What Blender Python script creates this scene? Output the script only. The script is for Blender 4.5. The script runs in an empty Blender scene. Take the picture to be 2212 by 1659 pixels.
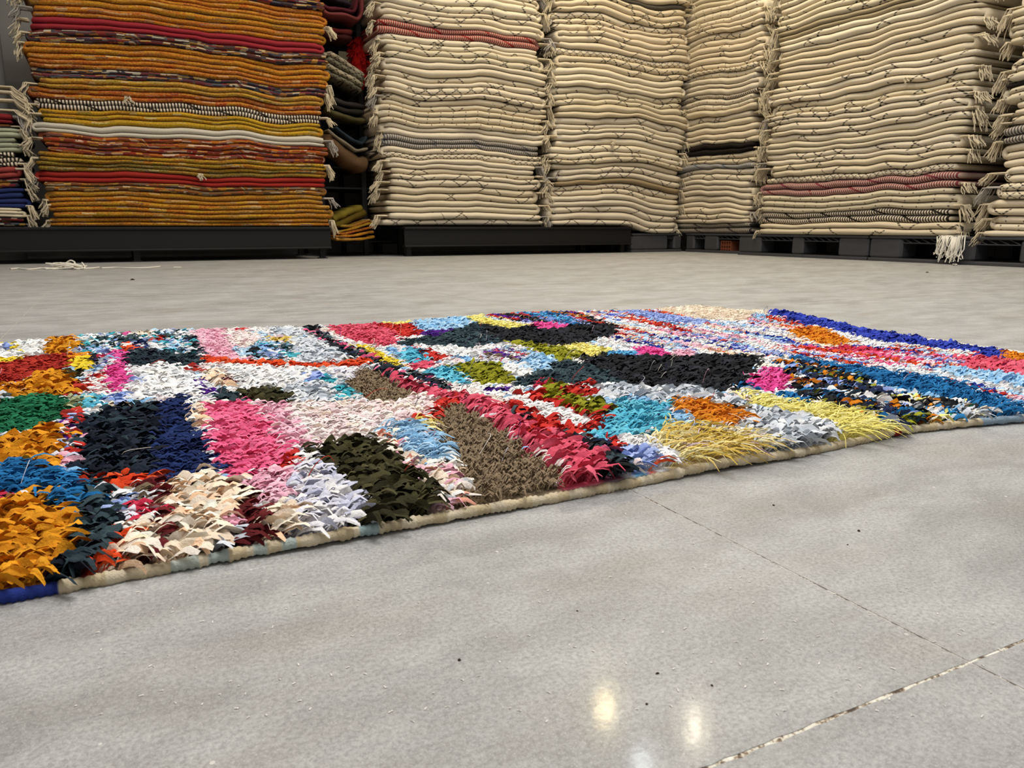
import bpy, math, random
import numpy as np

R = random.Random(7)
RN = np.random.default_rng(11)
C = bpy.context.scene.collection
SC = bpy.context.scene

# ------------------------------------------------------------------ camera, world, lights, exposure
FPX, CAMH, PITCH, YAW = 1661.0, 0.20, math.atan((829.5 - 490) / 1661.0), math.radians(27)
cam = bpy.data.cameras.new('camera'); cam.sensor_width = 36; cam.lens = 36 * FPX / 2212
cam.clip_start = 0.01; cam.clip_end = 60
cam.dof.use_dof = True; cam.dof.focus_distance = 0.85; cam.dof.aperture_fstop = 30
camo = bpy.data.objects.new('camera', cam); C.objects.link(camo)
camo.location = (0, 0, CAMH); camo.rotation_euler = (math.pi / 2 - PITCH, 0, -YAW)
SC.camera = camo
SC.view_settings.view_transform = 'Standard'; SC.view_settings.look = 'None'
SC.view_settings.gamma = 1; SC.view_settings.use_curve_mapping = False
SC.view_settings.exposure = 0.42
w = bpy.data.worlds.new('world'); SC.world = w; w.use_nodes = True
w.node_tree.nodes['Background'].inputs[0].default_value = (1.0, 0.97, 0.93, 1)
w.node_tree.nodes['Background'].inputs[1].default_value = 0.32

def lamp(name, loc, size, size_y, power, col, rot=(0, 0, 0), shape='RECTANGLE'):
    l = bpy.data.lights.new(name, 'AREA'); l.shape = shape; l.size = size
    if shape == 'RECTANGLE': l.size_y = size_y
    l.energy = power; l.color = col
    o = bpy.data.objects.new(name, l); C.objects.link(o); o.location = loc; o.rotation_euler = rot
    return o
lamp('ceiling_panel_lamp', (0.9, 0.6, 3.5), 1.8, 1.8, 92, (1.0, 0.985, 0.965))
lamp('ceiling_tube_lamp', (0.2, 3.2, 3.5), 2.2, 0.3, 40, (1.0, 0.92, 0.80))
lamp('ceiling_tube_lamp', (2.6, 2.0, 3.5), 0.3, 2.2, 38, (1.0, 0.92, 0.80))
lamp('warm_downlight', (2.94, 4.24, 3.3), 0.07, 0, 24, (1.0, 0.80, 0.42), shape='DISK')
lamp('warm_downlight', (3.38, 3.76, 3.3), 0.07, 0, 22, (1.0, 0.86, 0.64), shape='DISK')
lamp('cool_downlight', (2.81, 3.62, 3.3), 0.06, 0, 11, (0.86, 0.93, 1.0), shape='DISK')

# ------------------------------------------------------------------ helpers
def lin(h):
    if isinstance(h, str): h = [int(h[i:i + 2], 16) for i in (0, 2, 4)]
    return tuple(((c / 255) / 12.92 if c / 255 <= 0.04045 else (((c / 255) + 0.055) / 1.055) ** 2.4) for c in h)
def at(px, py, z=0.0):                         # the floor-parallel point seen at a photo pixel
    xc = (px - 1106) / FPX; yc = -(py - 829.5) / FPX
    c, s = math.cos(PITCH), math.sin(PITCH)
    X, Y, Z = xc, c + yc * s, -s + yc * c
    t = (z - CAMH) / Z
    X *= t; Y *= t
    return (X * math.cos(YAW) + Y * math.sin(YAW), -X * math.sin(YAW) + Y * math.cos(YAW))
def tag(o, label=None, cat=None, group=None, kind=None):
    if label: o['label'] = label
    if cat: o['category'] = cat
    if group: o['group'] = group
    if kind: o['kind'] = kind
    return o
def empty(name, loc):
    o = bpy.data.objects.new(name, None); C.objects.link(o); o.location = loc; return o
def mesh_np(name, V, F, smooth=True):
    V = np.asarray(V, dtype=np.float32).reshape(-1, 3); F = np.asarray(F, dtype=np.int32)
    me = bpy.data.meshes.new(name)
    me.vertices.add(len(V)); me.vertices.foreach_set('co', V.ravel())
    n, k = F.shape
    me.loops.add(n * k); me.loops.foreach_set('vertex_index', F.ravel())
    me.polygons.add(n); me.polygons.foreach_set('loop_start', np.arange(n, dtype=np.int32) * k)
    me.polygons.foreach_set('loop_total', np.full(n, k, dtype=np.int32))
    me.update(calc_edges=True)
    if smooth: me.polygons.foreach_set('use_smooth', np.ones(n, dtype=bool))
    return me
def mesh_py(name, V, F, smooth=False):
    me = bpy.data.meshes.new(name); me.from_pydata([tuple(v) for v in V], [], F); me.update()
    if smooth: me.polygons.foreach_set('use_smooth', np.ones(len(me.polygons), dtype=bool))
    return me
def link(name, me, mat, parent=None, loc=None):
    o = bpy.data.objects.new(name, me); C.objects.link(o)
    if mat and not me.materials: me.materials.append(mat)
    if parent: o.parent = parent
    if loc: o.location = loc
    return o
def vcol(me, col):                              # per-vertex own colours (linear rgb)
    a = me.color_attributes.new('Col', 'FLOAT_COLOR', 'POINT')
    c = np.ones((len(me.vertices), 4), dtype=np.float32); c[:, :3] = col
    a.data.foreach_set('color', c.ravel())
def boxes_mesh(name, bl, bev=0.0):              # several boxes -> one mesh, chamfered along the long corners
    V, F = [], []
    for (x0, y0, z0, x1, y1, z1) in bl:
        b = min(bev, (x1 - x0) / 3, (y1 - y0) / 3, (z1 - z0) / 3); k = len(V)
        if b <= 0:
            V += [(x, y, z) for z in (z0, z1) for x, y in ((x0, y0), (x1, y0), (x1, y1), (x0, y1))]
            F += [tuple(k + i for i in f) for f in ((3, 2, 1, 0), (4, 5, 6, 7), (0, 1, 5, 4), (1, 2, 6, 5), (2, 3, 7, 6), (3, 0, 4, 7))]
        else:
            def ring(z, i):
                return [(x0 + i + b, y0 + i, z), (x1 - i - b, y0 + i, z), (x1 - i, y0 + i + b, z), (x1 - i, y1 - i - b, z),
                        (x1 - i - b, y1 - i, z), (x0 + i + b, y1 - i, z), (x0 + i, y1 - i - b, z), (x0 + i, y0 + i + b, z)]
            V += ring(z0, b / 2) + ring(z0 + b, 0) + ring(z1 - b, 0) + ring(z1, b / 2)
            F.append(tuple(k + i for i in range(7, -1, -1))); F.append(tuple(k + 24 + i for i in range(8)))
            for r in range(3):
                for i in range(8):
                    j = (i + 1) % 8
                    F.append((k + r * 8 + i, k + r * 8 + j, k + r * 8 + 8 + j, k + r * 8 + 8 + i))
    return mesh_py(name, V, F)
def tubes_mesh(name, lines, rad, sides=4):      # polylines (k points each) -> tubes, one mesh
    V, F = [], []
    for ln in lines:
        ln = np.asarray(ln, float); m = len(ln); k = len(V)
        tg = np.gradient(ln, axis=0); tg /= np.linalg.norm(tg, axis=1)[:, None] + 1e-9
        up = np.where(np.abs(tg[:, 2:3]) > 0.9, np.array([[1., 0, 0]]), np.array([[0, 0, 1.]]))
        a = np.cross(tg, up); a /= np.linalg.norm(a, axis=1)[:, None] + 1e-9; b = np.cross(tg, a)
        for i in range(m):
            r = (rad if not callable(rad) else rad(i / (m - 1)))
            for q in range(sides):
                an = 2 * math.pi * q / sides
                V.append(ln[i] + r * (math.cos(an) * a[i] + math.sin(an) * b[i]))
        for i in range(m - 1):
            for q in range(sides):
                q2 = (q + 1) % sides
                F.append((k + i * sides + q, k + i * sides + q2, k + (i + 1) * sides + q2, k + (i + 1) * sides + q))
    return mesh_np(name, np.array(V), np.array(F))
class Wave:                                     # smooth 1-D wobble
    def __init__(s, rng, amp, wl):
        s.c = [(amp * rng.uniform(.4, 1) / (1 + 1.5 * i), 2 * math.pi / (wl / (1 + .6 * i)) * rng.uniform(.8, 1.25), rng.uniform(0, 6.28)) for i in range(4)]
    def __call__(s, x): return sum(a * np.sin(k * x + p) for a, k, p in s.c)

# ------------------------------------------------------------------ materials
class NT:
    def __init__(s, name, rough=0.9, spec=0.3):
        s.m = bpy.data.materials.new(name); s.m.use_nodes = True; s.t = s.m.node_tree
        s.b = s.t.nodes['Principled BSDF']; s.b.inputs['Roughness'].default_value = rough
        s.b.inputs['Specular IOR Level'].default_value = spec
    def n(s, typ, ins=None, **kw):
        nd = s.t.nodes.new(typ)
        for k, v in kw.items(): setattr(nd, k, v)
        for k, v in (ins or {}).items():
            if isinstance(v, bpy.types.NodeSocket): s.t.links.new(v, nd.inputs[k])
            else: nd.inputs[k].default_value = v
        return nd
    def math(s, op, a, b=0.0, c=None):
        ins = {0: a, 1: b}
        if c is not None: ins[2] = c
        return s.n('ShaderNodeMath', ins, operation=op).outputs[0]
    def mix(s, f, a, b, mode='MIX'):
        nd = s.t.nodes.new('ShaderNodeMix'); nd.data_type = 'RGBA'; nd.blend_type = mode
        for sock, v in ((nd.inputs[0], f), (nd.inputs[6], a), (nd.inputs[7], b)):
            if isinstance(v, bpy.types.NodeSocket): s.t.links.new(v, sock)
            else: sock.default_value = (*v, 1) if isinstance(v, tuple) and len(v) == 3 else v
        return nd.outputs[2]
    def noise(s, vec, scale, detail=3, rough=.55):
        nd = s.n('ShaderNodeTexNoise', {'Scale': scale, 'Detail': detail, 'Roughness': rough})
        if vec is not None: s.t.links.new(vec, nd.inputs['Vector'])
        return nd.outputs['Fac']
    def ramp(s, f, stops, interp='LINEAR'):
        nd = s.n('ShaderNodeValToRGB', {0: f}); r = nd.color_ramp; r.interpolation = interp
        while len(r.elements) < len(stops): r.elements.new(1)
        for e, (p, c) in zip(r.elements, stops): e.position = p; e.color = (*c, 1) if len(c) == 3 else c
        return nd.outputs[0]
    def base(s, col):
        if isinstance(col, bpy.types.NodeSocket): s.t.links.new(col, s.b.inputs['Base Color'])
        else: s.b.inputs['Base Color'].default_value = (*col, 1)
        return s
    def bump(s, h, dist=.002, st=.5):
        nd = s.n('ShaderNodeBump', {'Strength': st, 'Distance': dist, 'Height': h})
        s.t.links.new(nd.outputs[0], s.b.inputs['Normal']); return s

def cloth_material(kind):
    k = NT('cloth_' + kind, .95, .12)
    oi = k.n('ShaderNodeObjectInfo'); rnd = oi.outputs['Random']; oc = oi.outputs['Color']
    uv = k.n('ShaderNodeUVMap').outputs[0]
    sep = k.n('ShaderNodeSeparateXYZ', {0: uv}); u = sep.outputs[0]; v = sep.outputs[1]
    u = k.math('ADD', u, k.math('MULTIPLY', rnd, 7.3)); v = k.math('ADD', v, k.math('MULTIPLY', rnd, 3.1))
    vec = k.n('ShaderNodeCombineXYZ', {0: u, 1: v, 2: rnd}).outputs[0]
    mott = k.noise(vec, 9, 4); fine = k.noise(vec, 260, 2)
    base = k.mix(k.math('MULTIPLY', mott, .22), oc, k.mix(.5, oc, lin('6b5236')))
    base = k.mix(k.math('MULTIPLY', fine, .22), base, k.mix(.55, base, (0, 0, 0)))
    dark = lin('2b2420')
    fr = lambda x: k.math('FRACT', x)
    if kind in ('dash', 'dashdense'):
        p = k.math('MULTIPLY_ADD', rnd, .18, .11) if kind == 'dash' else k.math('MULTIPLY_ADD', rnd, .02, .045)
        def diag(sgn, off):
            x = k.math('DIVIDE', k.math('ADD', k.math('MULTIPLY_ADD', v, sgn, u), off), p)
            return k.math('LESS_THAN', k.math('ABSOLUTE', k.math('SUBTRACT', fr(x), .5)), k.math('DIVIDE', .0074 if kind == 'dash' else .0046, p))
        lines = k.math('MAXIMUM', diag(1.3, 0.), diag(-1.3, .03))
        st = k.math('GREATER_THAN', fr(k.math('MULTIPLY', v, 75)), .28)
        reg = k.math('GREATER_THAN', k.noise(vec, 3.2 if kind == 'dash' else 1.2, 1), .50 if kind == 'dash' else .35)
        mask = k.math('MULTIPLY', k.math('MULTIPLY', lines, st), reg)
        base = k.mix(k.math('MULTIPLY', mask, .95), base, dark)
    elif kind == 'dots':
        a = fr(k.math('MULTIPLY', u, 11)); b = fr(k.math('MULTIPLY', v, 38))
        mask = k.math('MULTIPLY', k.math('LESS_THAN', k.math('ABSOLUTE', k.math('SUBTRACT', a, .5)), .045),
                      k.math('LESS_THAN', k.math('ABSOLUTE', k.math('SUBTRACT', b, .5)), .17))
        base = k.mix(k.math('MULTIPLY', mask, .85), base, dark)
    elif kind in ('rib', 'ribcream'):
        f = fr(k.math('MULTIPLY', u, 66 if kind == 'rib' else 58))
        s1 = k.math('LESS_THAN', f, .5)
        band = k.math('LESS_THAN', fr(k.math('ADD', k.math('MULTIPLY', u, 2.6), k.math('MULTIPLY', v, 5.5))), .07)
        s1 = k.math('MULTIPLY', s1, k.math('SUBTRACT', 1, band))
        base = k.mix(k.math('MULTIPLY', s1, .46 if kind == 'rib' else .8), base, lin('d9cbb6'))
    elif kind == 'fleck':
        cell = k.n('ShaderNodeCombineXYZ', {0: k.math('FLOOR', k.math('ADD', k.math('MULTIPLY', u, 17), k.math('MULTIPLY', k.noise(vec, 30, 3), 3.0))),
                                            1: k.math('FLOOR', k.math('ADD', k.math('MULTIPLY', v, 95), k.noise(vec, 45, 2))), 2: rnd}).outputs[0]
        wn = k.n('ShaderNodeTexWhiteNoise', {'Vector': cell}, noise_dimensions='3D')
        pal = k.ramp(wn.outputs['Value'], [(0, lin('b9781d')), (.22, lin('c79a26')), (.38, lin('7e7424')), (.5, lin('b4501a')), (.62, lin('93261f')),
                                            (.7, lin('b9781d')), (.8, lin('2c3040')), (.87, lin('d9c69a')), (.93, lin('57616a'))], 'CONSTANT')
        amt = k.ramp(k.noise(vec, 2.5, 2), [(.35, (.12,) * 3), (.7, (.58,) * 3)])
        base = k.mix(amt, oc, pal)
        st = k.noise(k.n('ShaderNodeCombineXYZ', {0: k.math('MULTIPLY', u, 110), 1: k.math('MULTIPLY', v, 260), 2: rnd}).outputs[0], 1, 2)
        base = k.mix(k.ramp(st, [(.55, (0, 0, 0)), (.62, (.4,) * 3)]), base, lin('d0a850')); base = k.mix(k.ramp(st, [(.36, (.55,) * 3), (.44, (0, 0, 0))]), base, lin('4a2c18'))
        base = k.mix(k.math('MULTIPLY', fine, .3), base, k.mix(.55, base, (0, 0, 0)))
    elif kind == 'patch':                       # dark many-coloured patchwork
        cell = k.n('ShaderNodeCombineXYZ', {0: k.math('FLOOR', k.math('ADD', k.math('MULTIPLY', u, 26), k.math('MULTIPLY', k.noise(vec, 30, 3), 3.5))),
                                            1: k.math('FLOOR', k.math('ADD', k.math('MULTIPLY', v, 130), k.noise(vec, 45, 2))), 2: rnd}).outputs[0]
        wn = k.n('ShaderNodeTexWhiteNoise', {'Vector': cell}, noise_dimensions='3D')
        pal = k.ramp(wn.outputs['Value'], [(0, lin('20222f')), (.2, lin('8c221f')), (.34, lin('b0701e')), (.48, lin('3d3a34')), (.6, lin('c9a04a')),
                                            (.7, lin('59646c')), (.8, lin('6a1d22')), (.9, lin('d8ccb0'))], 'CONSTANT')
        base = k.mix(.5, oc, pal)
    k.base(base)
    k.bump(k.math('ADD', fine, k.math('MULTIPLY', k.math('SINE', k.math('MULTIPLY', u, 700)), .25)), .0015, .5)
    return k.m
CL = {n: cloth_material(n) for n in ('plain', 'dash', 'dashdense', 'dots', 'rib', 'ribcream', 'fleck', 'patch')}

def simple(name, col, rough=.6, spec=.4, var=.25, scale=20, bump=0.0, metal=0.0):
    k = NT(name, rough, spec); tc = k.n('ShaderNodeTexCoord').outputs['Object']
    f = k.noise(tc, scale, 4); k.base(k.mix(k.math('MULTIPLY', f, var), col, tuple(c * .45 for c in col)))
    k.b.inputs['Metallic'].default_value = metal
    if bump: k.bump(f, bump, .6)
    return k.m
M_STRAND = simple('fringe_wool', lin('cdbfa3'), .95, .1, .3, 90)
M_STRANDG = simple('fringe_grey_wool', lin('a8a199'), .95, .1, .3, 90)
M_BEAM = simple('black_painted_steel', lin('131212'), .5, .25, .35, 14, .0005)
M_PALLET = simple('charcoal_plastic', lin('3a3a3d'), .6, .35, .5, 22, .001)
M_DARK = simple('dark_steel', lin('1d1b1a'), .6, .3, .3, 10)
M_WALL = simple('grey_plaster', lin('8a8884'), .9, .2, .2, 6, .001)
M_TERRA = simple('terracotta', lin('74402a'), .9, .2, .4, 40, .001)
M_THREAD = simple('white_thread', lin('e2dccf'), .9, .1, .15, 60)
M_CRUMB = simple('crumb', lin('3c302a'), .9, .1, .4, 200)
M_FLECK = simple('lint', lin('e9e6dd'), .9, .1, .1, 200)
def pile_material():
    k = NT('rag_pile', .92, .15)
    a = k.n('ShaderNodeAttribute', attribute_name='Col').outputs['Color']
    tc = k.n('ShaderNodeTexCoord').outputs['Object']
    f = k.noise(tc, 700, 2); g = k.noise(tc, 120, 2)
    c = k.mix(k.math('MULTIPLY', f, .2), a, k.mix(.5, a, (0, 0, 0)))
    k.base(c).bump(k.math('ADD', f, g), .0012, .6)
    return k.m
M_PILE = pile_material()

def floor_material():
    k = NT('polished_concrete', .5, .3)
    tc = k.n('ShaderNodeNewGeometry').outputs['Position']
    mp = k.n('ShaderNodeMapping', {'Vector': tc, 'Rotation': (0, 0, .5), 'Scale': (1, 2.2, 1)}).outputs[0]
    big = k.noise(mp, 2.3, 5, .6); mid = k.noise(mp, 9, 5, .65); fine = k.noise(tc, 420, 3, .7); grit = k.noise(tc, 1300, 2, .6)
    c = k.ramp(big, [(.3, lin('8b8b89')), (.5, lin('9e9e9d')), (.7, lin('acacab'))])
    c = k.mix(k.ramp(mid, [(.42, (0, 0, 0)), (.66, (.8,) * 3)]), c, lin('b6b6b4'))
    c = k.mix(k.ramp(k.noise(mp, 5, 4), [(.5, (0, 0, 0)), (.72, (.55,) * 3)]), c, lin('979087'))
    c = k.mix(k.ramp(fine, [(.35, (.5,) * 3), (.62, (0, 0, 0))]), c, lin('5f5d5b'))
    c = k.mix(k.ramp(grit, [(.58, (0, 0, 0)), (.7, (.7,) * 3)]), c, lin('c9c7c1'))
    blot = k.noise(tc, 34, 5, .7)
    c = k.mix(k.ramp(blot, [(.52, (0, 0, 0)), (.7, (.22,) * 3)]), c, lin('c2c1be')); c = k.mix(k.ramp(blot, [(.3, (.25,) * 3), (.42, (0, 0, 0))]), c, lin('83807c'))
    vo = k.n('ShaderNodeTexVoronoi', {'Vector': tc, 'Scale': 55}).outputs['Distance']
    gate = k.ramp(k.noise(tc, 6, 3), [(.5, (0, 0, 0)), (.62, (1, 1, 1))])
    c = k.mix(k.math('MULTIPLY', k.math('LESS_THAN', vo, .06), gate), c, lin('e4e1d8'))
    k.base(c)
    rg = k.ramp(mid, [(.3, (.42,) * 3), (.7, (.6,) * 3)])
    k.t.links.new(rg, k.b.inputs['Roughness'])
    k.b.inputs['Coat Weight'].default_value = .085; k.b.inputs['Coat Roughness'].default_value = .11
    k.bump(k.math('ADD', k.math('MULTIPLY', fine, .5), k.math('MULTIPLY', k.noise(tc, 60, 3), 1.2)), .0010, .5)
    cb_ = k.n('ShaderNodeBump', {'Strength': .10, 'Distance': .0004, 'Height': k.noise(tc, 110, 4, .6)}); k.t.links.new(cb_.outputs[0], k.b.inputs['Coat Normal'])
    return k.m
M_FLOOR = floor_material()
def joint_material():
    k = NT('joint_filler', .9, .2); tc = k.n('ShaderNodeNewGeometry').outputs['Position']
    c = k.ramp(k.noise(tc, 130, 5, .75), [(.42, lin('54483e')), (.47, lin('8d7a66')), (.52, lin('cfcabd')), (.75, lin('ebe8de'))])
    k.base(c); return k.m
M_JOINT = joint_material()

# ------------------------------------------------------------------ setting: floor in sawn slabs, walls, pillar
fl = link('floor', boxes_mesh('floor', [(-4, -2, -.05, 5.4, 6.4, -.0003)]), M_JOINT); tag(fl, kind='structure')
xb = [-.2 + .54 * i for i in range(-7, 11)]; xb[0] = -4.0; xb[-1] = 5.4
yb = [-2.0, .194, 2.9, 6.4]
for i in range(len(xb) - 1):
    for j in range(3):
        x0, x1, y0, y1 = xb[i], xb[i + 1], yb[j], yb[j + 1]
        gx = .0004; gy = .00062
        pts = []
        def edge(ax, ay, bx, by, n, amp):
            for q in range(n):
                t = q / n; k = 0 if q == 0 else (RN.uniform(0, 1) ** 3) * amp
                dx, dy = bx - ax, by - ay; L = math.hypot(dx, dy)
                pts.append((ax + dx * t - dy / L * k, ay + dy * t + dx / L * k))
        near = j < 2 and -1.2 < x0 < 1.2
        edge(x0 + gx, y0 + gy, x1 - gx, y0 + gy, 80 if near else 4, .0012); edge(x1 - gx, y0 + gy, x1 - gx, y1 - gy, 120 if near else 4, .0004)
        edge(x1 - gx, y1 - gy, x0 + gx, y1 - gy, 80 if near else 4, .0012); edge(x0 + gx, y1 - gy, x0 + gx, y0 + gy, 120 if near else 4, .0004)
        n = len(pts)
        V = [(x, y, 0) for x, y in pts] + [(x, y, -.002) for x, y in pts]
        F = [tuple(range(n))] + [(q, q + n, (q + 1) % n + n, (q + 1) % n) for q in range(n)]
        link('floor_slab', mesh_py('floor_slab', V, F), M_FLOOR, fl)
WB, WR = 6.25, 5.3
tag(link('wall_back', boxes_mesh('wall_back', [(-4, WB, 0, WR, WB + .1, 4)]), M_WALL), kind='structure')
tag(link('wall_right', boxes_mesh('wall_right', [(WR, -2, 0, WR + .1, WB + .1, 4)]), M_WALL), kind='structure')
tag(link('ceiling', boxes_mesh('ceiling', [(-4, -2, 4, WR + .1, WB + .1, 4.1)]), M_WALL), kind='structure')
ang = [i * math.pi / 12 for i in range(24)]
V = [(-.62 + .13 * math.cos(a), 5.75 + .13 * math.sin(a), z) for z in (0, 4) for a in ang]
tag(link('pillar', mesh_np('pillar', V, [(i, (i + 1) % 24, 24 + (i + 1) % 24, 24 + i) for i in range(24)]), simple('pale_plaster', lin('c4c2bd'), .9, .2, .3, 8, .001)), kind='structure')

# ------------------------------------------------------------------ folded cloth
class Frame:                                    # s along the visible face, d into the stack, z up
    def __init__(s, O, u, n): s.O, s.u, s.n = np.array(O, float), np.array(u, float), np.array(n, float)
    def __call__(s, S, D, Z):
        S, D, Z = np.asarray(S, float), np.asarray(D, float), np.asarray(Z, float)
        return s.O + S[..., None] * s.u + D[..., None] * s.n + Z[..., None] * np.array([0, 0, 1.])
ARC = np.radians([-90, -62, -36, -12, 12, 36, 62, 90])
def cloth_loft(name, fr, path, t, f, D, mat, col, parent, origin, voff=0.0):
    """a thick cloth bent along path (s, z), thickness t per station, its rounded front edge at depth f, running back to D"""
    path = np.asarray(path, float); N = len(path)
    t = np.broadcast_to(np.asarray(t, float), N).copy(); f = np.broadcast_to(np.asarray(f, float), N)
    tg = np.gradient(path, axis=0); tg /= np.linalg.norm(tg, axis=1)[:, None] + 1e-9
    nz = np.stack([-tg[:, 1], tg[:, 0]], 1)
    L = np.concatenate([[0], np.cumsum(np.linalg.norm(np.diff(path, axis=0), axis=1))])
    h = np.concatenate([np.sin(ARC), [1, -1]])[None, :] * (t / 2)[:, None]
    dd = f[:, None] + np.concatenate([1 - np.cos(ARC), [0, 0]])[None, :] * (t * .78)[:, None]
    dd[:, 8:] = D
    S = path[:, 0:1] + nz[:, 0:1] * h; Z = path[:, 1:2] + nz[:, 1:2] * h
    P = fr(S, dd, Z) - np.array(origin)
    k = 10; V = P.reshape(-1, 3)
    i = np.arange(N - 1)[:, None] * k; q = np.arange(k)[None, :]; q2 = (q + 1) % k
    F = np.stack([i + q, i + q2, i + k + q2, i + k + q], -1).reshape(-1, 4)
    faces = [tuple(x) for x in F] + [tuple(range(k - 1, -1, -1)), tuple((N - 1) * k + j for j in range(k))]
    me = mesh_py(name, V, faces, True)
    uvl = me.uv_layers.new(name='UVMap')
    arc = np.concatenate([np.sin(ARC) * .5 + ARC / math.pi * .5, [1.6, -1.6]])
    UV = np.zeros((N, k, 2)); UV[:, :, 0] = L[:, None]; UV[:, :, 1] = arc[None] * (t * .9)[:, None] + voff
    # each pass of the cloth shows another strip of its pattern
    UV[:, :, 1] += (np.floor(L / max(.3, L[-1] / 3)) * .037)[:, None]
    li = np.zeros(len(me.loops), dtype=np.int32); me.loops.foreach_get('vertex_index', li)
    uvl.data.foreach_set('uv', UV.reshape(-1, 2)[li].astype(np.float32).ravel())
    o = link(name, me, mat, parent); o.color = (*col, 1)
    return o
def fringe(fr, s, d, z, out, origin, parent, n=14, ln=.07, spread=.05, mat=None, rng=R, wid=.006, clear=0.0):
    lines = []
    for _ in range(n):
        d0 = d + rng.uniform(-.004, spread); z0 = z + rng.uniform(-.003, .003); l = ln * rng.uniform(.6, 1.15)
        o1 = (clear + rng.uniform(.008, .034)) * out if out else rng.uniform(-.012, .012); o2 = o1 * 1.15 + (rng.uniform(0, .016) * out if out else rng.uniform(-.014, .014))
        dd = rng.uniform(-.03, .004) if out else -clear - rng.uniform(.004, .014)
        s0 = s + (rng.uniform(-wid, 0) * out if out else rng.uniform(-wid, wid))
        pts = [(s0, d0, z0), (s0 + o1 * (.9 if out else .6), d0 + dd * (.5 if out else .95), z0 + rng.uniform(-.001, .002)), (s0 + o1, d0 + dd * .9, z0 - l * .35),
               (s0 + o2, d0 + dd, z0 - l * .72), (s0 + o2 + (rng.uniform(-.002, .016) * out if out else rng.uniform(-.012, .012)), d0 + dd, z0 - l)]
        a = np.array(pts); lines.append(fr(a[:, 0], a[:, 1], a[:, 2]) - np.array(origin))
    return tag(link('fringe', tubes_mesh('fringe', lines, lambda q: .0033 * (1 - .3 * q), 4), mat or M_STRAND, parent), kind='stuff')

ORD = 'lowest second third fourth fifth sixth seventh eighth ninth tenth eleventh twelfth thirteenth fourteenth fifteenth sixteenth seventeenth eighteenth nineteenth twentieth twenty-first twenty-second twenty-third twenty-fourth twenty-fifth twenty-sixth twenty-seventh twenty-eighth twenty-ninth thirtieth thirty-first thirty-second thirty-third thirty-fourth thirty-fifth'.split()
CREAMS = ['d0c3ab', 'cabca1', 'd4c8b0', 'c7b99e', 'cfc1a8', 'cdc1ab', 'c8bca2']

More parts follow.
